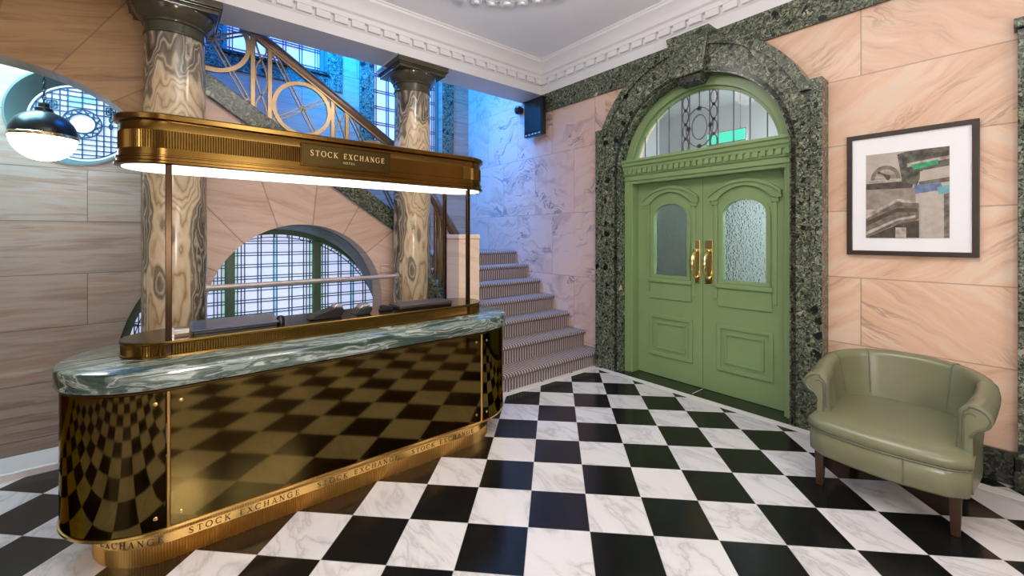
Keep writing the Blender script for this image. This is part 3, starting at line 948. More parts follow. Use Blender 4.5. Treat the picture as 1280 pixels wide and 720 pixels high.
def green_door():
    XL = 4.06                              # leaf face
    r = sempty('door_1', (XL, DY, 0), 'sage green double doors with an arched fanlight')
    jy0, jy1 = DY - DR, DY + DR            # 1.19 .. 2.83
    ly0, ly1 = 1.27, 2.742                 # leaf edges
    # frame: jambs and lining
    for a, b in ((ly1, jy1), (jy0, ly0)):
        MB().box(3.955, XL + 0.08, a, b, 0, 2.10).obj('door_jamb', 'door', r, bevel=0.006)
    s = MB()
    s.box(3.935, 3.955, ly1 + 0.025, jy1 + 0.0, 0, 2.1)
    s.obj('jamb_bead', 'door', r, bevel=0.006)
    s = MB()
    s.box(3.935, 3.955, jy0, ly0 - 0.025, 0, 2.1)
    s.obj('jamb_bead', 'door', r, bevel=0.006)
    # entablature with dentils under the fanlight
    e = MB()
    prof = [(XL + 0.08, 2.07), (3.95, 2.07), (3.945, 2.10), (3.93, 2.105), (3.93, 2.15), (3.915, 2.16), (3.915, 2.215), (3.90, 2.225), (3.895, 2.25), (3.88, 2.26), (3.875, 2.29), (3.86, 2.30), (3.86, 2.325), (XL + 0.08, 2.325)]
    e.loft([[(x, y, z) for x, z in prof] for y in (jy0 + 0.002, jy1 - 0.002)])
    e.obj('entablature', 'door', r, bevel=0.003)
    d = MB()
    n = 27
    for i in range(n):
        c = jy0 + 0.04 + (jy1 - jy0 - 0.08) * i / (n - 1)
        d.box(3.892, 3.92, c - 0.019, c + 0.019, 2.175, 2.222)
    o = d.obj('dentil_course', 'door', r)
    o['kind'] = 'stuff'
    # fanlight arch
    f = MB()
    R1, R2 = DR - 0.001, DR - 0.085
    zb = 2.30
    def seg(R, n=48):
        a = math.asin((zb - DZ) / R)
        return arc(DY, DZ, R, R, a, PI - a, n)
    f.plate(seg(R1) + list(reversed(seg(R2))), [], YZ, 3.95, 4.03)
    f.obj('fanlight_frame', 'door', r, bevel=0.012)
    f = MB()
    f.plate(seg(R2 + 0.002) + list(reversed(seg(R2 - 0.03))), [], YZ, 3.985, 4.03)
    f.obj('fanlight_bead', 'door', r, bevel=0.008)
    MB().plate(seg(R2 - 0.01), [], YZ, 4.01, 4.016).obj('fanlight_glass', 'clear', r)
    L = MB()
    x = 4.0
    R3 = R2 - 0.03
    tz = lambda y: DZ + math.sqrt(max(0, R3 * R3 - (y - DY) ** 2))
    def ln(y0, z0, y1, z1, wd=0.007):
        L.bar((x, y0, z0), (x, y1, z1), wd, 0.012, (1, 0, 0))
    for k in (-0.60, -0.46, -0.32, -0.18, -0.10, 0.18, 0.10, 0.32, 0.46, 0.60):
        ln(DY + k + 0.0, zb, DY + k, tz(DY + k))
    def ell(cy, cz, a, b, n=32, wd=0.008):
        p = [(cy + a * cos(2 * PI * i / n), cz + b * sin(2 * PI * i / n)) for i in range(n)]
        for i in range(n):
            ln(*p[i], *p[(i + 1) % n], wd)
    ell(DY, 2.56, 0.075, 0.12)
    ell(DY, 2.56, 0.135, 0.19)
    ln(DY, 2.75, DY, tz(DY))
    ln(DY, zb, DY, 2.37)
    for yy, zz in ((DY, 2.74), (DY, 2.375), (DY - 0.11, 2.56), (DY + 0.11, 2.56)):
        ell(yy, zz, 0.014, 0.014, 8, 0.022)
    for sy in (-0.14, 0.14):
        for k in range(4):
            ell(DY + sy, 2.40 + 0.14 * k, 0.03, 0.065, 20)
            ell(DY + sy, 2.33 + 0.14 * k, 0.010, 0.010, 8, 0.016)
    L.obj('fanlight_leading', 'lead_grey', r)
    # leaves
    for cy, y0, y1, hs in ((1.625, ly0 + 0.004, 2.004, 1), (2.352, 2.008, ly1 - 0.004, -1)):
        zsill, zspr, hw, rise = 1.085, 1.70, 0.186, 0.135
        pane = [(cy - hw, zsill), (cy + hw, zsill)] + [(cy + hw * cos(t), zspr + rise * sin(t)) for t in [PI * i / 24 for i in range(25)]]
        lf = MB()
        lf.plate(rect(y0, y1, 0.006, 2.075), [pane], YZ, XL, XL + 0.045)
        leaf = lf.obj('door_leaf', 'door', r)
        g = MB()
        g.plate([(p[0] + (0.004 if p[0] > cy else -0.004), p[1]) for p in pane], [], YZ, XL + 0.018, XL + 0.026)
        g.obj('frosted_pane', 'frost', leaf)
        # architrave round the pane
        fr = MB()
        o2 = [(cy - hw - 0.035, zsill), (cy + hw + 0.035, zsill)] + [(cy + (hw + 0.035) * cos(t), zspr + (rise + 0.03) * sin(t)) for t in [PI * i / 24 for i in range(25)]]
        fr.plate(o2, [pane], YZ, XL - 0.014, XL + 0.002)
        fr.obj('pane_architrave', 'door', leaf, bevel=0.005)
        # pilaster strips and hood mould
        h = MB()
        for sg in (-1, 1):
            h.box(XL - 0.014, XL + 0.002, cy + sg * 0.236, cy + sg * 0.272, 0.90, 1.80)
            h.box(XL - 0.026, XL + 0.002, cy + sg * 0.228, cy + sg * 0.290, 1.795, 1.835)
        h.obj('pilaster_strip', 'door', leaf, bevel=0.004)
        q = MB()
        A = [(cy - 0.31 + 0.62 * i / 24) for i in range(25)]
        bot = lambda y: 1.835 + 0.125 * max(0.0, 1 - ((y - cy) / 0.235) ** 2) ** 0.8 if abs(y - cy) < 0.235 else 1.835
        q.plate([(y, bot(y)) for y in A] + [(y, bot(y) * 0 + 1.875 + 0.125 * max(0.0, 1 - ((y - cy) / 0.30) ** 2) ** 0.8) for y in reversed(A)], [], YZ, XL - 0.03, XL + 0.002)
        q.obj('hood_mould', 'door', leaf, bevel=0.008)
        q = MB()
        q.plate([(y, 1.868 + 0.125 * max(0.0, 1 - ((y - cy) / 0.30) ** 2) ** 0.8) for y in A] + [(y, 1.892 + 0.13 * max(0.0, 1 - ((y - cy) / 0.305) ** 2) ** 0.8) for y in reversed(A)], [], YZ, XL - 0.045, XL + 0.002)
        q.obj('hood_cap', 'door', leaf, bevel=0.006)
        q = MB()
        q.box(XL - 0.035, XL + 0.002, cy - 0.245, cy + 0.245, 1.01, 1.05)
        q.box(XL - 0.025, XL + 0.002, cy - 0.225, cy + 0.225, 1.05, 1.085)
        q.obj('pane_sill', 'door', leaf, bevel=0.006)
        MB().box(XL - 0.014, XL + 0.002, cy - 0.232, cy + 0.232, 0.835, 1.01).obj('apron_panel', 'door', leaf, bevel=0.004)
        # lower panel
        q = MB()
        q.plate(rect(cy - 0.245, cy + 0.245, 0.225, 0.665), [rect(cy - 0.205, cy + 0.205, 0.265, 0.625)], YZ, XL - 0.016, XL + 0.002)
        q.obj('panel_moulding', 'door', leaf, bevel=0.007)
        q = MB()
        q.plate(rect(cy - 0.172, cy + 0.172, 0.30, 0.59), [rect(cy - 0.150, cy + 0.150, 0.322, 0.568)], YZ, XL - 0.016, XL + 0.002)
        q.obj('panel_bead', 'door', leaf, bevel=0.006)
        # pull handle
        hy = 2.006 - hs * 0.062
        hm = MB()
        hm.box(XL - 0.010, XL + 0.002, hy - 0.038, hy + 0.038, 1.03, 1.46)
        hm.box(XL - 0.02, XL - 0.008, hy - 0.03, hy + 0.03, 1.352, 1.375)
        hm.obj('handle_plate', 'bright_brass', leaf, bevel=0.004)
        ptsb = [(XL - 0.005, 1.365), (XL - 0.035, 1.355), (XL - 0.075, 1.315), (XL - 0.098, 1.25), (XL - 0.098, 1.19), (XL - 0.078, 1.135), (XL - 0.045, 1.10), (XL - 0.02, 1.09), (XL - 0.005, 1.09)]
        MB().tube([(a, hy, b) for a, b in ptsb], [0.014, 0.014, 0.017, 0.022, 0.022, 0.016, 0.010, 0.010, 0.013], 12).obj('pull_handle', 'bright_brass', leaf, smooth=True, sub=1)
        sm = MB()
        for dz in (1.045, 1.215, 1.445):
            for sy in (-0.028, 0.028):
                sm.lathe([(0.004, -0.002), (0.004, 0.002), (0.0015, 0.004)], (0, 0, 0), 8)
                kk = 24
                for i in range(kk):
                    a = sm.v[-kk + i]
                    sm.v[-kk + i] = (XL - 0.010 - a[2], hy + sy + a[0], dz + a[1])
        o = sm.obj('handle_screws', 'bright_brass', leaf)
        o['kind'] = 'stuff'


green_door()

# vestibule behind the doors: plain walls, a ceiling and the green sign seen through the fanlight
vb = MB()
vb.box(5.9, 6.0, 0.3, 3.6, 0, 3.3)
vb.box(4.25, 6.0, 0.2, 0.3, 0, 3.3)
vb.box(4.25, 6.0, 3.6, 3.7, 0, 3.3)
struct(vb.obj('wall_vestibule', 'dim_wall'))
struct(MB().box(4.25, 6.0, 2.62, 2.68, 0, 2.2).obj('vestibule_dark_screen', 'breccia_d'))  # unseen partition added to keep the left frosted pane dark
struct(MB().box(4.2, 6.0, 0.2, 3.7, 3.3, 3.4).obj('ceiling_vestibule', 'dim_wall'))
struct(MB().box(4.2, 6.0, 0.2, 3.7, -0.1, 0).obj('floor_vestibule', 'curb'))
es = thing('hanging_sign', 'lit green sign hanging behind the glass of the fanlight', 'sign', (4.9, 2.15, 2.55))
MB().box(4.88, 4.92, 1.93, 2.37, 2.55, 2.69).obj('sign_box', 'silver', es, bevel=0.004)
MB().box(4.872, 4.88, 1.945, 2.355, 2.562, 2.678).obj('sign_face', 'exit', es)
for yy in (2.0, 2.3):
    MB().tube([(4.9, yy, 2.69), (4.9, yy, 3.3)], 0.006, 6).obj('hanging_rod', 'silver', es)


# ================================================================== STAIRS
X0S, X1S = 2.42, WX - 0.002
def stairs():
    r = thing('staircase', 'carpeted marble staircase rising beside the pink wall', 'staircase', (3.1, 3.15, 0))
    rise, going = 0.187, 0.2615
    n = 7
    for i in range(n):
        y0 = 3.15 + i * going
        y1 = y0 + going if i < n - 1 else YW - 0.002
        z1 = 0.165 + i * rise
        xl = 2.2 if i == 0 else X0S
        st = MB()
        zb = 0 if i == 0 else 0.165 + (i - 1) * rise - 0.01
        nose = [(y0 + 0.022, zb), (y0 + 0.022, z1 - 0.05), (y0 + 0.006, z1 - 0.043), (y0 - 0.004, z1 - 0.026), (y0 + 0.002, z1 - 0.008), (y0 + 0.02, z1), (y1 + 0.02 if i < n - 1 else y1, z1), (y1 + 0.02 if i < n - 1 else y1, zb)]
        st.loft([[(x, a, b) for a, b in nose] for x in (xl, X1S)])
        st.obj('carpeted_step', 'carpet', r, smooth=True, angle=30)
    # landing towards the upper flight
    MB().box(2.1, X0S, YF + 0.285, YW - 0.002, 1.14, 1.287).obj('landing', 'carpet', r)
    # marble string of the first flight, under its balustrade
    so = []
    yA, yB = 3.70, 4.24
    sl = 0.72
    zt = lambda y: 0.62 + sl * (y - 3.70) + 0.05
    s = MB()
    s.plate([(yA, 0.0), (yB, 0.0), (yB, zt(yB)), (yA, zt(yA))], [], YZ, 2.25, 2.415)
    s.obj('marble_string', 'breccia', r, bevel=0.008)
    # upper flight: sloping green string and its steps
    r = thing('stair_flight', 'upper stair flight with a sloping green marble string above the pink arch', 'staircase', (2.2, YF, 1.287))
    xa, xb = -0.1, 2.24
    th = 0.215
    s = MB()
    s.plate([(xa, zs(xa)), (xb, zs(xb)), (xb, zs(xb) + th + 0.02), (xa, zs(xa) + th)], [], XZ, YF - 0.045, YF - 0.001)
    s.obj('marble_string', 'breccia', r, bevel=0.01)
    for k in range(8):
        x1 = 2.05 - k * 0.2766
        z1 = 1.287 + (k + 1) * 0.187
        MB().box(x1 - 0.30, x1, YF + 0.005, YW - 0.003, max(zs(x1) + 0.02, z1 - 0.2), z1).obj('carpeted_step', 'carpet', r, bevel=0.01)


stairs()
# newel pier
nw = thing('newel_pier', 'square cream pink stone pier at the foot of the stair balustrade', 'pier', (2.295, 3.58, 0))
MB().box(2.17, 2.41, 3.46, 3.695, 0.0, 1.47).obj('pier_shaft', 'newel', nw, bevel=0.006)
MB().box(2.165, 2.415, 3.455, 3.70, 1.47, 1.515).obj('pier_cap', 'newel', nw, bevel=0.008)
struct(MB().box(2.17, 2.2, 4.69, 4.70, 0, 0.1).obj('trim_11', 'breccia'))


def balustrade(name, lab, ax, c, base, rail, panels, loc, top_ext, th=0.03):
    """panels: list of (u0, u1, kind). base(u), rail(u) give heights; plane ax = c"""
    r = thing(name, lab, 'balustrade', loc)
    P = (lambda u, z, d=0: (u, c + d, z)) if ax == 'y' else (lambda u, z, d=0: (c + d, u, z))
    N = (0, 1, 0) if ax == 'y' else (1, 0, 0)
    us = []
    for u0, u1, kind in panels:
        us += [u0, u1]
    for u in sorted(set(us)):
        MB().bar(P(u, base(u)), P(u, rail(u) - 0.04), 0.042, th, N).obj('baluster_post', 'rail_gold', r, bevel=0.004)
    for u0, u1, kind in panels:
        g = 0.02
        a, b = (u0 + g, u1 - g) if u0 < u1 else (u0 - g, u1 + g)
        m = (u0 + u1) / 2
        cz = (base(m) + rail(m) - 0.06) / 2
        if kind == 'ring':
            R = abs(b - a) / 2 + 0.005
            n = 56
            rn = MB()
            prof = [(-0.019, -th / 2), (0.019, -th / 2), (0.019, th / 2), (-0.019, th / 2)]
            rn.loft([[P(m + (R - 0.019 + q) * cos(2 * PI * i / n), cz + (R - 0.019 + q) * sin(2 * PI * i / n), w_) for q, w_ in prof] for i in range(n)] +
                    [[P(m + (R - 0.019 + q), cz, w_) for q, w_ in prof]], True, False)
            rn.obj('ring', 'rail_gold', r, smooth=True)
            for (za, zb_) in ((base(a), rail(b) - 0.06), (rail(a) - 0.06, base(b))):
                dirv = Vector((b - a, zb_ - za)).normalized()
                nx, nz = -dirv.y * 0.017, dirv.x * 0.017
                x = MB()
                for s_ in (-1, 1):
                    x.bar(P(a + s_ * nx, za + s_ * nz), P(b + s_ * nx, zb_ + s_ * nz), 0.012, 0.02, N)
                for t in (0.04, 0.5, 0.96):
                    x.bar(P(a + (b - a) * t - nx, za + (zb_ - za) * t - nz), P(a + (b - a) * t + nx, za + (zb_ - za) * t + nz), 0.02, 0.018, N)
                x.obj('diagonal_bar', 'rail_grey', r)
        else:
            # narrow panel: two curved bars crossing like a pinched lens
            for s_ in (-1, 1):
                pts = []
                for i in range(25):
                    t = i / 24
                    off = s_ * abs(b - a) / 2 * cos(PI * t * 2)
                    u = m + off
                    zz = base(u) + (rail(u) - 0.06 - base(u)) * t
                    pts.append(P(u, zz))
                q = MB()
                for p0, p1 in zip(pts, pts[1:]):
                    q.bar(p0, p1, 0.014, 0.02, N)
                q.obj('curved_bar', 'rail_grey', r)
    # handrail: moulded dark rail with gilded underside
    (ua, ub) = top_ext
    h = MB()
    h.loft([[P(u, rail(u) + z, d) for d, z in ((-0.034, -0.065), (0.034, -0.065), (0.042, -0.02), (0.04, 0.01), (0.03, 0.03), (0.0, 0.038), (-0.03, 0.03), (-0.04, 0.01), (-0.042, -0.02))] for u in (ua, ub)])
    h.obj('handrail', 'rail_dark', r, smooth=True, angle=50)
    h = MB()
    h.loft([[P(u, rail(u) + z, d) for d, z in ((-0.024, -0.085), (0.024, -0.085), (0.024, -0.06), (-0.024, -0.06))] for u in (ua, ub)])
    h.obj('rail_underside', 'rail_gold', r)
    return r


YR = 4.68
KR = 4.68 / 4.62
base2 = lambda x: zs(x) + 0.215
rail2 = lambda x: 1.5 + KR * (1.945 + (2.605 - 3.445) / (1.93 - 0.64) * (x / KR - 0.64))
balustrade('stair_balustrade', 'bronze balustrade with ring panels rising along the upper flight', 'y', YR, base2, rail2,
           [(KR * a, KR * b, k) for a, b, k in ((-0.006, 0.615, 'ring'), (0.615, 0.756, 'lens'), (0.756, 1.336, 'ring'), (1.336, 1.485, 'lens'), (1.485, 2.06, 'ring'))], (1.0, YR, 1.6), (0.2, 2.2))
base1 = lambda y: 0.67 + 0.72 * (y - 3.70)
rail1 = lambda y: 1.46 + 0.86 * (y - 3.70)
balustrade('stair_balustrade', 'short balustrade climbing from the stone pier along the first flight', 'x', 2.33, base1, rail1,
           [(3.73, 4.10, 'ring'), (4.10, 4.21, 'lens')], (2.33, 3.98, 0.67), (3.70, 4.25))

# ================================================================== COLUMNS
def column(name, lab, x, y):
    r = thing(name, lab, 'column', (x, y, 0), 'arcade columns')
    MB().box(x - 0.30, x + 0.30, y - 0.185, y + 0.255, -1.6, 0.12).obj('plinth', 'capital', r, bevel=0.008)
    MB().lathe([(0.27, 0.12), (0.28, 0.14), (0.28, 0.18), (0.262, 0.20), (0.235, 0.22), (0.24, 0.24), (0.24, 0.26), (0.222, 0.275)], (x, y, 0), 48).obj('base_moulding', 'capital', r, smooth=True)
    prof = []
    for i in range(13):
        t = i / 12
        prof.append((0.213 - 0.016 * t * t, 0.27 + (3.115 - 0.27) * t))
    sh = MB().lathe(prof, (x, y, 0), 64).obj('shaft', 'onyx', r, smooth=True)
    MB().lathe([(0.20, 3.10), (0.206, 3.105), (0.206, 3.12), (0.201, 3.125), (0.201, 3.185), (0.214, 3.19), (0.218, 3.20), (0.214, 3.212), (0.222, 3.22), (0.245, 3.245), (0.262, 3.275), (0.27, 3.30), (0.262, 3.312)],
               (x, y, 0), 64).obj('capital', 'capital', r, smooth=True, angle=28)
    a = MB()
    for h, z0, z1 in ((0.275, 3.30, 3.33), (0.285, 3.33, 3.345), (0.30, 3.345, 3.40)):
        a.box(x - h, x + h, y - h, y + h, z0, z1)
    a.obj('abacus', 'capital', r, bevel=0.006)
    MB().box(x - 0.305, x + 0.305, y - 0.305, y + 0.305, 3.40, ZB - 0.001).obj('abacus_fillet', 'plaster', r)
    return r


column('column', 'swirled marble column behind the left end of the reception desk', 0.045, 4.44)
column('column', 'slimmer looking cream marble column beside the stair pier', 2.16, 4.44)
# guard rail between the columns
gr = thing('guard_rail', 'pale horizontal guard rail across the arched window', 'rail', (1.1, 4.44, 1.06))
MB().tube([(0.235, 4.40, 1.06), (1.965, 4.40, 1.06)], 0.022, 12).obj('rail_bar', 'rail_white', gr, smooth=True)
for xx in (0.255, 1.955):
    MB().tube([(xx - 0.012, 4.40, 1.06), (xx + 0.012, 4.40, 1.06)], 0.034, 14).obj('rail_flange', 'rail_white', gr, smooth=True)

# pendant globe lamp in the niche
PL = (-0.823, 5.3, 2.345)
pd = thing('pendant_lamp', 'globe pendant lamp, black above and glowing white below', 'lamp', PL)
Rg = 0.205
up = [(Rg * cos(t), Rg * sin(t)) for t in [PI / 2 * i / 14 for i in range(14)]]
MB().lathe([(Rg + 0.003, 0.012)] + [(r_ + 0.003, z_ + 0.014) for r_, z_ in up[1:]] + [(0.02, Rg + 0.016)], PL, 48).obj('lamp_cap', 'lamp_black', pd, smooth=True, angle=60)
MB().lathe([(Rg + 0.006, -0.014), (Rg + 0.009, -0.010), (Rg + 0.009, 0.010), (Rg + 0.006, 0.014)], PL, 48).obj('brass_band', 'bright_brass', pd, smooth=True)
MB().lathe([(0.004, -Rg)] + [(Rg * cos(t), Rg * sin(t)) for t in [-PI / 2 + PI / 2 * i / 14 for i in range(1, 15)]], PL, 48).obj('lamp_globe', 'opal', pd, smooth=True, angle=60)
MB().lathe([(0.055, 0.20), (0.055, 0.24), (0.035, 0.25), (0.035, 0.28), (0.012, 0.29)], PL, 24).obj('lamp_socket', 'lamp_black', pd, smooth=True)
ch = MB()
zc = PL[2] + 0.285
k = 0
while zc < 3.3:
    pts = [(PL[0] + (0.011 * cos(t) if k % 2 else 0), PL[1] + (0 if k % 2 else 0.011 * cos(t)), zc + 0.02 + 0.024 * sin(t)) for t in [2 * PI * i / 10 for i in range(10)]]
    ch.tube(pts, 0.0038, 5, True)
    zc += 0.034
    k += 1
ch.obj('chain', 'lamp_black', pd)['kind'] = 'stuff'
# flat vault over the niche that the lamp hangs from
struct(MB().box(-3.0, -0.2, YF + 0.28, YW, 3.4, 3.5).obj('ceiling_niche', 'ceiling'))


# ================================================================== RECEPTION DESK
def stadium(x0, x1, yc, r, pitch):
    """points with outward normal and arc length, anticlockwise from the front left tangent"""
    pts = []
    L = x1 - x0
    n = max(2, int(round(L / pitch)))
    for i in range(n):
        pts.append((x0 + L * i / n, yc - r, 0, -1))
    m = max(8, int(round(PI * r / pitch)))
    for i in range(m):
        t = -PI / 2 + PI * i / m
        pts.append((x1 + r * cos(t), yc + r * sin(t), cos(t), sin(t)))
    for i in range(n):
        pts.append((x1 - L * i / n, yc + r, 0, 1))
    for i in range(m):
        t = PI / 2 + PI * i / m
        pts.append((x0 + r * cos(t), yc + r * sin(t), cos(t), sin(t)))
    return pts


def stad_solid(x0, x1, yc, prof, pitch=0.03, flute=None):
    """prof: list of (r, z); flute: (amp) alternates the outline"""
    m = MB()
    rings = []
    for r, z in prof:
        base = stadium(x0, x1, yc, prof[0][0], pitch)
        ring = []
        for i, (x, y, nx, ny) in enumerate(base):
            d = r - prof[0][0]
            if flute and i % 2:
                d -= flute
            ring.append((x + nx * d, y + ny * d, z))
        rings.append(ring)
    return m.loft(rings)


# serif capitals on a 1-unit cap height grid: strokes (x0, z0, x1, z1, width)
TH, TN = 0.15, 0.065
def glyph(ch):
    S = []
    def st(x0, z0, x1, z1, w_): S.append((x0, z0, x1, z1, w_))
    def serif(x, z, h=0.13): st(x - h, z + (0.03 if z < 0.5 else -0.03), x + h, z + (0.03 if z < 0.5 else -0.03), 0.06)
    def curve(pts, ws):
        for (a, b), (c, d), w_ in zip(pts, pts[1:], ws): st(a, b, c, d, w_)
    def oval(cx, rx, a0, a1, n=20):
        p = [(cx + rx * cos(a0 + (a1 - a0) * i / n), 0.5 + 0.5 * sin(a0 + (a1 - a0) * i / n)) for i in range(n + 1)]
        w_ = [TN + (TH - TN) * abs(cos(a0 + (a1 - a0) * (i + 0.5) / n)) for i in range(n)]
        curve(p, w_)
    if ch == 'S':
        p = [(0.55, 0.78), (0.50, 0.93), (0.32, 0.99), (0.14, 0.92), (0.09, 0.76), (0.18, 0.62), (0.33, 0.52), (0.48, 0.41), (0.56, 0.25), (0.48, 0.08), (0.30, 0.01), (0.12, 0.06), (0.06, 0.24)]
        curve(p, [0.08, 0.08, 0.08, 0.12, 0.15, 0.16, 0.16, 0.15, 0.13, 0.09, 0.08, 0.08]); wd = 0.64
    elif ch == 'T':
        st(0.36, 0, 0.36, 1, TH); st(0.02, 0.965, 0.70, 0.965, TN); st(0.035, 0.99, 0.035, 0.76, TN); st(0.685, 0.99, 0.685, 0.76, TN); serif(0.36, 0); wd = 0.72
    elif ch == 'O':
        oval(0.46, 0.42, 0, 2 * PI, 32); wd = 0.92
    elif ch == 'C':
        oval(0.46, 0.42, 0.75, 2 * PI - 0.75, 26); st(0.76, 0.72, 0.76, 0.98, TN); wd = 0.84
    elif ch == 'G':
        oval(0.46, 0.42, 0.75, 2 * PI - 0.75, 26); st(0.76, 0.74, 0.76, 0.98, TN); st(0.76, 0.05, 0.76, 0.42, TH * 0.9); serif(0.74, 0.45, 0.15); wd = 0.92
    elif ch == 'K':
        st(0.14, 0, 0.14, 1, TH); st(0.66, 0.98, 0.2, 0.45, TN); st(0.3, 0.56, 0.7, 0.02, TH)
        for x in (0.14, 0.68): serif(x, 0); serif(x, 1)
        wd = 0.8
    elif ch == 'E':
        st(0.14, 0, 0.14, 1, TH); st(0.02, 0.965, 0.6, 0.965, TN); st(0.02, 0.035, 0.62, 0.035, TN); st(0.14, 0.51, 0.46, 0.51, TN); st(0.585, 0.98, 0.585, 0.78, TN); st(0.605, 0.02, 0.605, 0.25, TN); st(0.45, 0.62, 0.45, 0.40, TN); wd = 0.68
    elif ch == 'X':
        st(0.1, 0.99, 0.66, 0.01, TH); st(0.66, 0.99, 0.1, 0.01, TN)
        for x in (0.1, 0.66): serif(x, 0); serif(x, 1)
        wd = 0.76
    elif ch == 'H':
        st(0.14, 0, 0.14, 1, TH); st(0.7, 0, 0.7, 1, TH); st(0.14, 0.51, 0.7, 0.51, TN)
        for x in (0.14, 0.7): serif(x, 0); serif(x, 1)
        wd = 0.84
    elif ch == 'A':
        st(0.4, 1.0, 0.70, 0.0, TH); st(0.4, 1.0, 0.1, 0.0, TN); st(0.2, 0.34, 0.6, 0.34, TN); serif(0.1, 0); serif(0.7, 0); wd = 0.8
    elif ch == 'N':
        st(0.13, 0, 0.13, 1, TN); st(0.12, 0.98, 0.72, 0.02, TH); st(0.72, 0, 0.72, 1, TN); serif(0.13, 0); serif(0.1, 1); serif(0.72, 1); wd = 0.84
    elif ch == 'L':
        st(0.14, 0, 0.14, 1, TH); st(0.02, 0.035, 0.6, 0.035, TN); st(0.585, 0.02, 0.585, 0.25, TN); serif(0.14, 1); wd = 0.66
    else:
        wd = 0.5
    return S, wd


def text_strokes(txt, height, spacing):
    out = []
    x = 0.0
    for ch in txt:
        S, wd = glyph(ch)
        for a, b, c, d, w_ in S:
            out.append(((x + a) * height, b * height, (x + c) * height, d * height, w_ * height))
        x += wd + spacing
    return out, (x - spacing) * height


def lettering(m, txt, height, spacing, place, depth, fit=None):
    st, L = text_strokes(txt, height, spacing)
    k = (fit / L) if fit else 1.0
    for a, b, c, d, w_ in st:
        p0, n = place(a * k, b)
        p1, _ = place(c * k, d)
        p0, p1, n = Vector(p0), Vector(p1), Vector(n)
        if (p1 - p0).length < 1e-6:
            continue
        m.bar(p0 + n * depth / 2, p1 + n * depth / 2, w_, depth, n)
    return L * k


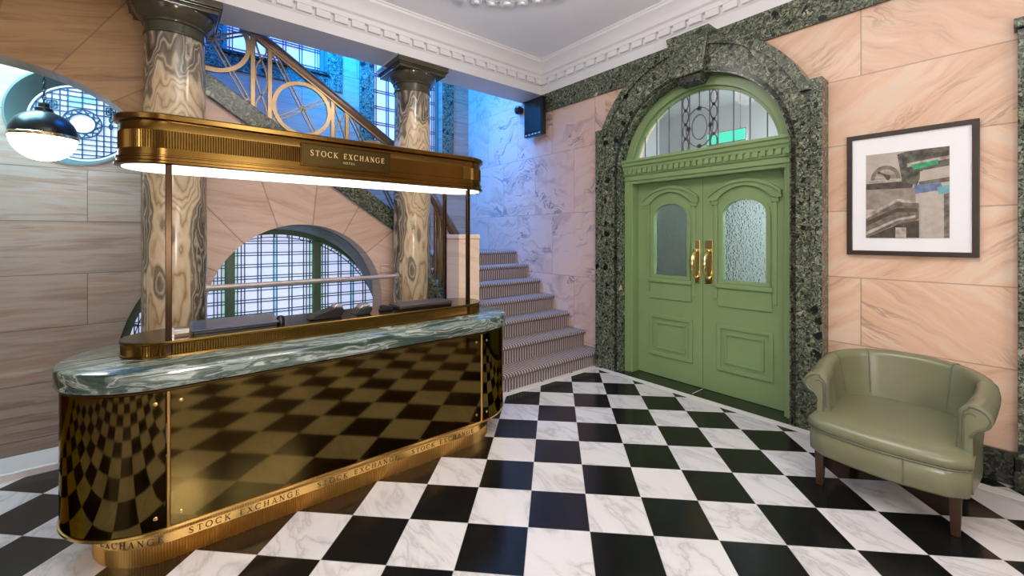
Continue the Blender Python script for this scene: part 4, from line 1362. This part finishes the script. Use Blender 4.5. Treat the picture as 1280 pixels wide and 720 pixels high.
def reception_desk():
    X0, X1, YC, R = 0.0, 1.725, 2.842, 0.392
    r = thing('reception_desk', 'long round-ended reception desk in bronze mirror with brass canopy', 'desk', (0.86, YC, 0))
    # plinth
    px0, px1, pyc, pr_ = 0.03, 1.66, 2.82, 0.31
    stad_solid(px0, px1, pyc, [(pr_, 0.0), (pr_, 0.084)], 0.0055, 0.005).obj('fluted_plinth', 'plinth_brass', r)
    stad_solid(px0, px1, pyc, [(pr_ + 0.004, 0.084), (pr_ + 0.006, 0.086), (pr_ + 0.006, 0.129), (pr_ + 0.002, 0.131), (pr_ + 0.002, 0.134)], 0.02).obj('lettered_band', 'band_gold', r, smooth=True)
    stad_solid(px0, px1, pyc, [(pr_ + 0.012, 0.134), (pr_ + 0.012, 0.158)], 0.0055, 0.003).obj('fluted_bead', 'plinth_brass', r)
    band = bpy.data.objects['lettered_band']
    m = MB()
    rb = pr_ + 0.006
    def place_at(s0):
        def place(u, z):
            s = s0 + u
            zz = 0.0935 + z
            if px0 <= s <= px1:
                return (s, pyc - rb, zz), (0, -1, 0)
            if s < px0:
                t = -PI / 2 - (px0 - s) / rb
                return (px0 + rb * cos(t), pyc + rb * sin(t), zz), (cos(t), sin(t), 0)
            t = -PI / 2 + (s - px1) / rb
            return (px1 + rb * cos(t), pyc + rb * sin(t), zz), (cos(t), sin(t), 0)
        return place
    for k in range(-1, 4):
        lettering(m, 'STOCK EXCHANGE', 0.028, 0.42, place_at(0.074 + k * 0.57), 0.0012, 0.478)
    m.obj('lettering', 'letter', band)['kind'] = 'stuff'
    # underside lip, body panels
    stad_solid(X0, X1, YC, [(R - 0.05, 0.158), (R - 0.002, 0.17), (R + 0.006, 0.176), (R + 0.006, 0.187), (R - 0.003, 0.19)], 0.03).obj('bottom_lip', 'band_gold', r, smooth=True)
    z0, z1 = 0.19, 0.80
    MB().box(X0 + 0.008, X1 - 0.008, YC - R, YC - R + 0.02, z0, z1).obj('front_panel', 'bronze_mirror', r)
    MB().box(X0 + 0.008, X1 - 0.008, YC + R - 0.02, YC + R, z0, z1).obj('back_panel', 'bronze_mirror', r)
    for cx, a0, a1 in ((X0, PI / 2, 3 * PI / 2), (X1, -PI / 2, PI / 2)):
        n = 40
        e = MB()
        sg = 0.0 if cx > 1 else 0.0
        A = [a0 + 0.03 + (a1 - a0 - 0.06) * i / n for i in range(n + 1)]
        e.loft([[(cx + q * cos(t), YC + q * sin(t), z) for q, z in ((R, z0), (R, z1), (R - 0.02, z1), (R - 0.02, z0))] for t in A])
        e.obj('curved_end_panel', 'bronze_mirror', r, smooth=True, angle=30)
    for x in (X0, X1):
        for yy, s_ in ((YC - R, -1), (YC + R, 1)):
            MB().tube([(x, yy - s_ * 0.002, z0), (x, yy - s_ * 0.002, z1)], 0.0075, 10).obj('seam_strip', 'band_gold', r, smooth=True)
    stad_solid(X0, X1, YC, [(R + 0.002, 0.80), (R + 0.006, 0.804), (R + 0.006, 0.812), (R - 0.004, 0.818)], 0.03).obj('top_trim', 'brass_dark', r, smooth=True)
    def screw(x, y, nx, ny, z):
        a = MB()
        t = Vector((nx, ny, 0))
        a.tube([Vector((x, y, z)) - t * 0.003, Vector((x, y, z)) + t * 0.002, Vector((x, y, z)) + t * 0.004], [0.0085, 0.0085, 0.005], 12)
        a.obj('panel_screw', 'screw', r, smooth=True)
    for z in (z0 + 0.05, z1 - 0.05):
        screw(X0 + 0.045, YC - R, 0, -1, z)
        screw(X1 - 0.045, YC - R, 0, -1, z)
        for cx, s_ in ((X0, -1), (X1, 1)):
            t = -PI / 2 + s_ * 0.115
            screw(cx + R * cos(t), YC + R * sin(t), cos(t), sin(t), z)
    # marble counter
    rc = 0.408
    stad_solid(X0, X1, YC, [(rc - 0.006, 0.818), (rc, 0.8195), (rc + 0.003, 0.825), (rc + 0.0035, 0.86), (rc + 0.003, 0.894), (rc - 0.001, 0.9015), (rc - 0.009, 0.904)], 0.025).obj('counter_top', 'counter', r, smooth=True, angle=60)
    # brass gallery on the counter
    gx0, gx1, gyc, gr_ = 0.0, 1.755, 2.85, 0.188
    stad_solid(gx0, gx1, gyc, [(gr_ + 0.003, 0.904), (gr_ + 0.003, 0.914), (gr_, 0.916)], 0.02).obj('gallery_foot', 'brass', r, smooth=True)
    stad_solid(gx0, gx1, gyc, [(gr_ - 0.001, 0.914), (gr_ - 0.001, 0.968)], 0.0055, 0.003).obj('fluted_gallery', 'brass', r)
    stad_solid(gx0, gx1, gyc, [(gr_ + 0.002, 0.967), (gr_ + 0.004, 0.970), (gr_ + 0.004, 0.980), (gr_, 0.984)], 0.02).obj('gallery_top', 'brass', r, smooth=True)
    # posts
    for x, y in ((gx0, 2.675), (gx1, 2.675), (gx0, 3.02), (gx1, 3.02)):
        MB().box(x - 0.013, x + 0.013, y - 0.013, y + 0.013, 0.904, 1.87).obj('post', 'post', r, bevel=0.003)
    # canopy
    hx0, hx1, hyc, hr = 0.0, 1.755, 2.85, 0.196
    h0 = 1.85
    stad_solid(hx0, hx1, hyc, [(hr + 0.004, h0), (hr + 0.016, h0 + 0.004), (hr + 0.016, h0 + 0.014), (hr + 0.006, h0 + 0.02), (hr + 0.006, h0 + 0.034), (hr + 0.010, h0 + 0.036), (hr + 0.010, h0 + 0.042), (hr, h0 + 0.046)], 0.025).obj('canopy_rim', 'brass', r, smooth=True, angle=25)
    stad_solid(hx0, hx1, hyc, [(hr, h0 + 0.046), (hr, h0 + 0.078)], 0.025).obj('canopy_frieze', 'brass', r, smooth=True)
    stad_solid(hx0, hx1, hyc, [(hr + 0.001, h0 + 0.078), (hr + 0.001, h0 + 0.165)], 0.0055, 0.003).obj('fluted_frieze', 'brass', r)
    stad_solid(hx0, hx1, hyc, [(hr, h0 + 0.165), (hr - 0.003, h0 + 0.18), (hr - 0.003, h0 + 0.21)], 0.025).obj('canopy_frieze', 'brass', r, smooth=True)
    stad_solid(hx0, hx1, hyc, [(hr + 0.006, h0 + 0.21), (hr + 0.018, h0 + 0.216), (hr + 0.02, h0 + 0.238), (hr + 0.012, h0 + 0.245)], 0.025).obj('canopy_cornice', 'brass', r, smooth=True, angle=25)
    stad_solid(hx0, hx1, hyc, [(hr - 0.012, h0 - 0.004), (hr - 0.012, h0 + 0.003)], 0.03).obj('light_diffuser', 'hood_light', r)
    # plain brass panel at the right part of the canopy front
    MB().box(1.135, 1.70, hyc - hr - 0.005, hyc - hr + 0.002, h0 + 0.074, h0 + 0.169).obj('canopy_plain_panel', 'brass', r, bevel=0.002)
    # sign plate
    sx0, sx1 = 0.598, 1.122
    sy = hyc - hr
    pl = MB().box(sx0, sx1, sy - 0.014, sy + 0.001, 1.915, 2.038).obj('sign_plate', 'plate_bronze', r, bevel=0.003)
    fr = MB()
    fr.plate(rect(sx0 - 0.006, sx1 + 0.006, 1.909, 2.044), [rect(sx0, sx1, 1.915, 2.038)], XZ, sy - 0.017, sy - 0.002)
    fr.obj('plate_border', 'brass', pl)
    m = MB()
    lettering(m, 'STOCK EXCHANGE', 0.033, 0.36, lambda u, z: ((0.640 + u, sy - 0.014, 1.970 + z), (0, -1, 0)), 0.003, 0.445)
    lettering(m, 'HOTEL', 0.013, 0.4, lambda u, z: ((0.825 + u, sy - 0.014, 1.940 + z), (0, -1, 0)), 0.002, 0.072)
    m.obj('lettering', 'letter_gold', pl)['kind'] = 'stuff'


reception_desk()

# ---- things on the brass gallery of the desk ----------------------------------------
ZG = 0.984
o = thing('tablet', 'flat slate blue tablet lying at the left end of the desk', 'tablet', (0.28, 2.84, ZG))
MB().loft([[(0.09, 2.745, ZG + 0.014), (0.09, 2.745, ZG + 0.022), (0.09, 2.95, ZG + 0.042), (0.09, 2.95, ZG + 0.034)], [(0.50, 2.745, ZG + 0.014), (0.50, 2.745, ZG + 0.022), (0.50, 2.95, ZG + 0.042), (0.50, 2.95, ZG + 0.034)]]).obj('screen_slab', 'slate', o, bevel=0.003)
MB().box(0.10, 0.49, 2.755, 2.92, ZG, ZG + 0.012).obj('tablet_stand', 'black', o, bevel=0.003)
MB().box(0.015, 0.085, 2.75, 2.80, ZG + 0.012, ZG + 0.034).obj('side_bracket', 'silver', o, bevel=0.003)
MB().box(0.012, 0.024, 2.745, 2.80, ZG, ZG + 0.045).obj('bracket_foot', 'silver', o, bevel=0.002)
MB().lathe([(0.022, 0.0), (0.022, 0.03), (0.016, 0.042), (0.004, 0.046)], (0.515, 2.80, ZG), 16).obj('round_knob', 'black', o, smooth=True)
o = thing('card_terminal', 'black wedge shaped card terminal near the middle of the desk', 'card terminal', (0.77, 2.80, ZG))
MB().loft([[(x, y, ZG + z) for x, z in ((0.66, 0.004), (0.70, 0.0), (0.85, 0.0), (0.872, 0.035), (0.862, 0.062), (0.82, 0.066), (0.70, 0.030))] for y in (2.755, 2.85)]).obj('terminal_body', 'black', o, bevel=0.006)
MB().loft([[(x, y, ZG + z) for x, z in ((0.805, 0.064), (0.862, 0.060), (0.872, 0.078), (0.825, 0.082))] for y in (2.765, 2.84)]).obj('receipt_roll_cover', 'silver', o, bevel=0.004)
o = thing('card_reader', 'small card reader with a white top right of the black terminal', 'card reader', (1.0, 2.80, ZG))
MB().loft([[(x, y, ZG + z) for x, z in ((0.94, 0.0), (1.04, 0.0), (1.058, 0.03), (1.04, 0.048), (0.965, 0.036))] for y in (2.76, 2.86)]).obj('reader_body', 'black_gloss', o, bevel=0.005)
MB().loft([[(x, y, ZG + z) for x, z in ((0.97, 0.038), (1.04, 0.049), (1.046, 0.062), (0.985, 0.058))] for y in (2.765, 2.855)]).obj('reader_top', 'silver', o, bevel=0.004)
o = thing('stapler', 'little black stapler between the card reader and the flat folder', 'stapler', (1.17, 2.80, ZG))
MB().box(1.115, 1.215, 2.785, 2.815, ZG, ZG + 0.012).obj('stapler_base', 'black', o, bevel=0.004)
MB().loft([[(x, y, ZG + z) for x, z in ((1.118, 0.016), (1.205, 0.012), (1.208, 0.026), (1.14, 0.044), (1.12, 0.04))] for y in (2.787, 2.813)]).obj('stapler_arm', 'black_gloss', o, bevel=0.005)
o = thing('folder', 'flat dark taupe folder lying at the right end of the desk', 'folder', (1.43, 2.83, ZG))
MB().box(1.24, 1.66, 2.74, 2.93, ZG + 0.010, ZG + 0.030).obj('folder_cover', 'taupe', o, bevel=0.004)
MB().box(1.25, 1.655, 2.745, 2.925, ZG, ZG + 0.010).obj('folder_pages', 'black', o, bevel=0.002)

# ================================================================== ARMCHAIR
def catmull(P, n):
    out = []
    for i in range(len(P) - 1):
        p0, p1, p2, p3 = P[max(i - 1, 0)], P[i], P[i + 1], P[min(i + 2, len(P) - 1)]
        for k in range(n):
            t = k / n
            out.append(tuple(0.5 * (2 * b + (c - a) * t + (2 * a - 5 * b + 4 * c - d) * t * t + (3 * b - a - 3 * c + d) * t ** 3) for a, b, c, d in zip(p0, p1, p2, p3)))
    out.append(tuple(P[-1]))
    return out


def armchair():
    cy = 0.487
    cb = 0.50
    r = thing('armchair', 'olive leather tub armchair with rolled arms and walnut legs', 'armchair', (3.35, cy, 0))
    half = 0.330
    def plan(inset, bulge):
        """D-shaped outline, front bulging to -X"""
        h = half - inset
        pts = []
        n = 28
        for i in range(n + 1):
            t = -1 + 2 * i / n
            pts.append((2.985 + inset - bulge * (1 - t * t) + 0.028 * max(0, abs(t) - 0.8) / 0.2 * 1.4, cb + h * t))
        xb = 3.72 - inset
        for i in range(1, 10):
            a = PI / 2 * i / 10
            pts.append((xb - 0.18 + 0.18 * sin(a) - (0.18 if i == 0 else 0), cb + h - 0.14 * (1 - cos(a))))
        for i in range(10):
            a = PI / 2 * (1 - i / 10)
            pts.append((xb - 0.18 + 0.18 * sin(a), cb - h + 0.14 * (1 - cos(a))))
        return pts
    bl = 0.055
    def slab(levels):
        return MB().loft([[(x, y, z) for x, y in plan(i, bl)] for i, z in levels])
    slab([(0.03, 0.205), (0.008, 0.21), (0.0, 0.222), (-0.002, 0.29), (0.0, 0.345), (0.012, 0.355)]).obj('seat_base', 'leather', r, smooth=True, angle=70)
    # domed seat cushion
    m = MB()
    rings = []
    for i, z in ((0.02, 0.350), (0.0, 0.354), (-0.008, 0.365), (-0.012, 0.385), (-0.006, 0.406), (0.010, 0.422), (0.035, 0.432), (0.07, 0.437), (0.11, 0.44), (0.135, 0.441)):
        rings.append([(x, y, z) for x, y in plan(i, bl)])
    m.loft(rings, fan=True)
    m.obj('seat_cushion', 'leather', r, smooth=True, angle=80)
    MB().tube([(x, y, 0.3525) for x, y in plan(-0.003, bl)], 0.0055, 6, True).obj('seat_piping', 'piping', r, smooth=True)
    # arms and back in one sweep
    key = [(3.10, cy - 0.268), (3.25, cy - 0.278), (3.42, cy - 0.285), (3.545, cy - 0.258), (3.63, cy - 0.17), (3.655, cy), (3.63, cy + 0.17), (3.545, cy + 0.258), (3.42, cy + 0.285), (3.25, cy + 0.278), (3.10, cy + 0.268)]
    path = catmull(key, 8)
    n = len(path)
    rings = []
    frames = []
    for i, (x, y) in enumerate(path):
        a, b = path[max(i - 1, 0)], path[min(i + 1, n - 1)]
        d = Vector((b[0] - a[0], b[1] - a[1], 0)).normalized()
        out = Vector((d.y, -d.x, 0))
        s = abs(i / (n - 1) - 0.5) * 2            # 0 at the back centre, 1 at the arm fronts
        frames.append((Vector((x, y, 0)), out, s))
    def prof(s):
        bz = 0.738 - 0.075 * min(1, max(0, (s - 0.05) / 0.75)) ** 1.3    # top height
        f = min(1, max(0, (s - 0.45) / 0.5))
        rr = 0.042 + 0.020 * f                                        # roll radius
        lean = 0.035 * (1 - f)                                        # the back leans outwards
        cx_, cz_ = rr + lean, bz - rr
        P = [(0.0 - 0.01, 0.40), (-0.004, 0.46), (lean * 0.5, 0.56), (lean, cz_)]
        for k in range(1, 13):
            t = PI - k * (PI + 0.9) / 12
            P.append((cx_ + rr * cos(t), cz_ + rr * sin(t)))
        o = cx_ + rr * cos(-0.9) - 0.012
        P += [(o - 0.012, cz_ - rr * 0.95), (0.052 + lean * 0.6, 0.50), (0.056, 0.36), (0.055, 0.212)]
        P += [(0.01, 0.212), (-0.01, 0.30)]
        return P
    PR = []
    for p, out, s in frames:
        rings.append([p + out * d + Vector((0, 0, z)) for d, z in prof(s)])
    # rounded fronts of the arms
    def shrink(ring, k, dx):
        c = sum(ring, Vector()) / len(ring)
        return [c + (q - c) * k + Vector((dx, 0, 0)) for q in ring]
    rings = [shrink(rings[0], 0.86, -0.022), shrink(rings[0], 0.95, -0.018), shrink(rings[0], 0.99, -0.008)] + rings + [shrink(rings[-1], 0.99, -0.008), shrink(rings[-1], 0.95, -0.018), shrink(rings[-1], 0.86, -0.022)]
    MB().loft(rings, fan=True).obj('back_and_arms', 'leather', r, smooth=True, angle=75)
    # piping on the scrolled fronts
    for idx in (0, -1):
        p, out, s = frames[idx]
        q = prof(s)[1:18]
        q2 = [(d + (0.011 if d < 0.04 else -0.009), z - (0.010 if z > 0.6 else 0)) for d, z in q]
        MB().tube([p + out * d + Vector((-0.022, 0, z)) for d, z in q2], 0.006, 8).obj('scroll_piping', 'piping', r, smooth=True)
        q3 = [(0.020, 0.42), (0.020, 0.52), (0.020, 0.585), (0.028, 0.612), (0.046, 0.624), (0.064, 0.615)]
        MB().tube([p + out * d + Vector((-0.022, 0, z)) for d, z in q3], 0.005, 8).obj('scroll_piping', 'piping', r, smooth=True)
    # seams on the back
    for fr in (0.395, 0.605, 0.26, 0.74):
        i = int(fr * (n - 1))
        p, out, s = frames[i]
        q = prof(s)[1:14]
        MB().tube([p + out * (d - (0.0015 if d < 0.05 else 0)) + Vector((0, 0, z + (0.001 if z > 0.7 else 0))) for d, z in q], 0.0032, 6).obj('back_seam', 'piping', r, smooth=True)
    MB().tube([(2.985 - bl * (1 - t * t) - 0.002, cb + half * t, z) for t, z in ((-0.3, 0.345), (-0.3, 0.29), (-0.3, 0.222))], 0.0028, 6).obj('base_seam', 'piping', r)
    for x, y, dx in ((3.055, 0.788, 0), (3.055, 0.222, 0), (3.60, 0.74, 0.03), (3.60, 0.23, 0.03)):
        m = MB()
        a, b = 0.024, 0.017
        m.loft([[(x + dx * t + sx * h, y + sy * h, z) for sx, sy in ((-1, -1), (1, -1), (1, 1), (-1, 1))] for h, z, t in ((b, 0.0, 1), (a, 0.215, 0))])
        m.obj('leg', 'leg', r, bevel=0.003)


armchair()


# ================================================================== PICTURE
def picture():
    y0, y1, z0, z1 = 0.182, 0.845, 1.363, 2.237
    X = WX - 0.035
    r = thing('framed_picture', 'framed photograph of carved stone cornices above the armchair', 'picture', (X, (y0 + y1) / 2, z0))
    f = MB()
    f.plate(rect(y0, y1, z0, z1), [rect(y0 + 0.032, y1 - 0.032, z0 + 0.032, z1 - 0.032)], YZ, X, WX - 0.001)
    f.obj('frame', 'frame', r, bevel=0.003)
    MB().box(X + 0.014, WX - 0.002, y0 + 0.03, y1 - 0.03, z0 + 0.03, z1 - 0.03).obj('mat_board', 'matboard', r)
    # print area
    py1, py0 = 0.735, 0.313        # left and right edges as seen
    pz0, pz1 = 1.487, 2.085
    XP = X + 0.0125
    m = MB()
    mats = {}
    t = NT('sepia_print')
    n = t.noise(t.pos(), 9, 5)
    t.set(Base_Color=t.ramp(n, [(0.3, (0.36, 0.31, 0.26)), (0.7, (0.46, 0.41, 0.36))]), Roughness=0.5)
    pr_ = MB().box(XP, XP + 0.001, py0, py1, pz0, pz1).obj('photographic_print', t.m, r)
    def U(u): return py1 + (py0 - py1) * u
    def W_(v): return pz1 + (pz0 - pz1) * v
    lay = [0]
    def shape(nm, pts, c, c2=None):
        lay[0] += 1
        d = 0.00025 * lay[0]
        q = NT('print_' + nm)
        nn = q.noise(q.pos(), 24, 5)
        c2 = c2 or tuple(x * 0.55 for x in c)
        q.set(Base_Color=q.ramp(nn, [(0.35, c2), (0.65, c)]), Roughness=0.5)
        MB().plate([(U(u), W_(v)) for u, v in pts], [], YZ, XP - d - 0.0002, XP - d).obj('printed_shape', q.m, pr_)
    grey, dk, vd, lt = (0.20, 0.165, 0.125), (0.085, 0.065, 0.045), (0.03, 0.024, 0.018), (0.50, 0.45, 0.39)
    shape('scroll', [(0.06 + 0.19 * (1 - cos(PI * i / 16)), 0.31 - 0.165 * sin(PI * i / 16)) for i in range(17)], grey, dk)
    shape('scroll_in', [(0.11 + 0.14 * (1 - cos(PI * i / 16)), 0.31 - 0.12 * sin(PI * i / 16)) for i in range(17)], (0.40, 0.36, 0.30), grey)
    shape('scroll_eye', [(0.23 + 0.085 * cos(PI * i / 12), 0.265 + 0.06 * sin(PI * i / 6)) for i in range(24)][:12], dk, vd)
    shape('ledge', [(0.0, 0.315), (0.60, 0.325), (0.60, 0.36), (0.0, 0.355)], lt, grey)
    shape('ledge_dark', [(0.0, 0.35), (0.60, 0.345), (0.58, 0.44), (0.0, 0.42)], vd, dk)
    shape('wall_low', [(0.0, 0.42), (0.62, 0.43), (0.62, 0.66), (0.0, 0.66)], (0.30, 0.26, 0.21), grey)
    shape('dark_corner', [(0.40, 0.03), (0.50, 0.01), (0.72, 0.0), (1.0, -0.0), (1.0, 0.21), (0.70, 0.24), (0.64, 0.40), (0.46, 0.36), (0.43, 0.18)], (0.12, 0.12, 0.085), vd)
    shape('fascia', [(0.52, 0.145), (1.0, 0.10), (1.0, 0.135), (0.52, 0.19)], lt, grey)
    shape('green', [(0.56, 0.165), (0.88, 0.135), (0.88, 0.185), (0.60, 0.225)], (0.03, 0.40, 0.17), (0.03, 0.17, 0.08))
    shape('pale_wall', [(0.67, 0.25), (1.0, 0.22), (1.0, 1.0), (0.67, 1.0)], (0.46, 0.40, 0.35), (0.38, 0.33, 0.28))
    shape('band', [(0.66, 0.365), (1.0, 0.335), (1.0, 0.385), (0.66, 0.40)], grey, dk)
    shape('blue', [(0.60, 0.40), (0.90, 0.385), (0.94, 0.47), (0.62, 0.50)], (0.16, 0.22, 0.36), (0.09, 0.12, 0.22))
    shape('teal', [(0.86, 0.44), (1.0, 0.42), (1.0, 0.51), (0.88, 0.52)], (0.10, 0.42, 0.42), (0.16, 0.28, 0.34))
    shape('shadow', [(0.94, 0.52), (1.0, 0.51), (1.0, 1.0), (0.94, 1.0)], (0.24, 0.21, 0.17), dk)
    shape('pediment', [(0.0, 0.74), (0.40, 0.555), (0.66, 0.61), (0.66, 0.78), (0.52, 0.86), (0.34, 0.86), (0.0, 1.0)], grey, dk)
    shape('pediment_edge', [(0.0, 0.72), (0.40, 0.545), (0.62, 0.585), (0.62, 0.61), (0.40, 0.58), (0.0, 0.77)], lt, grey)
    shape('dentils', [(0.0, 0.80), (0.40, 0.655), (0.64, 0.665), (0.64, 0.705), (0.40, 0.70), (0.0, 0.86)], vd, dk)
    shape('soffit', [(0.0, 0.93), (0.40, 0.775), (0.62, 0.74), (0.62, 0.77), (0.40, 0.80), (0.0, 0.97)], lt, (0.30, 0.26, 0.21))
    shape('under', [(0.0, 1.0), (0.42, 0.84), (0.66, 0.80), (0.66, 1.0)], vd, dk)
    shape('pillar', [(0.38, 0.88), (0.51, 0.88), (0.51, 1.0), (0.38, 1.0)], lt, grey)


picture()

# ================================================================== WALL SPEAKER, CAMERA, ROSETTE
sp = thing('wall_speaker', 'flat black speaker high in the corner under the beam', 'speaker', (3.86, 4.20, 2.85))
MB().box(3.80, 3.87, 4.02, 4.385, 2.85, 3.33).obj('speaker_body', 'black', sp, bevel=0.008)
MB().box(3.793, 3.80, 4.04, 4.365, 2.90, 3.31).obj('speaker_grille', 'black_gloss', sp, bevel=0.003)
for i in range(5):
    y = 4.06 + i * 0.066
    MB().box(3.797, 3.805, y, y + 0.036, 2.862, 2.884).obj('reflection_square', 'silver', sp)  # silver squares stand in for reflections along the speaker's lower edge
MB().box(3.87, WX, 4.15, 4.25, 3.0, 3.15).obj('wall_bracket', 'black', sp)
MB().box(3.79, 3.88, 4.01, 4.395, 3.33, 3.345).obj('speaker_lid', 'black', sp, bevel=0.003)
dc = thing('dome_camera', 'small round black security camera left of the wall speaker', 'camera', (3.88, 4.62, 3.31))
MB().tube([(WX, 4.62, 3.31), (3.90, 4.62, 3.31), (3.87, 4.62, 3.31), (3.85, 4.62, 3.31)], [0.05, 0.062, 0.06, 0.035], 20).obj('camera_body', 'black', dc, smooth=True)
MB().tube([(3.855, 4.62, 3.31), (3.842, 4.62, 3.31)], [0.022, 0.016], 14).obj('camera_lens', 'black_gloss', dc, smooth=True)

RC = (1.88, 2.42)
ro_ = thing('ceiling_rosette', 'white plaster ceiling rosette with a scalloped rim', 'ceiling rosette', (RC[0], RC[1], ZC - 0.001))
n = 44
m = MB()
prof = [(0.20, 0.0), (0.26, -0.05), (0.5, -0.03), (0.7, -0.045), (0.9, -0.02), (0.98, -0.035), (1.03, -0.03), (1.06, 0.0)]
m.loft([[(RC[0] + r_ * cos(2 * PI * j / 64), RC[1] + r_ * sin(2 * PI * j / 64), ZC + z_) for j in range(64)] for r_, z_ in prof], True, False)
m.obj('rosette_disc', 'plaster', ro_, smooth=True)
for j in range(n):
    t = 2 * PI * j / n
    c = (RC[0] + 1.06 * cos(t), RC[1] + 1.06 * sin(t))
    q = MB()
    rr = 0.062 if j % 3 else 0.085
    q.lathe([(rr, 0.0), (rr, -0.015), (rr * 0.85, -0.035), (rr * 0.5, -0.03), (rr * 0.35, -0.045), (rr * 0.1, -0.05)], (c[0], c[1], ZC), 16)
    q.obj('rosette_leaf', 'plaster', ro_, smooth=True)
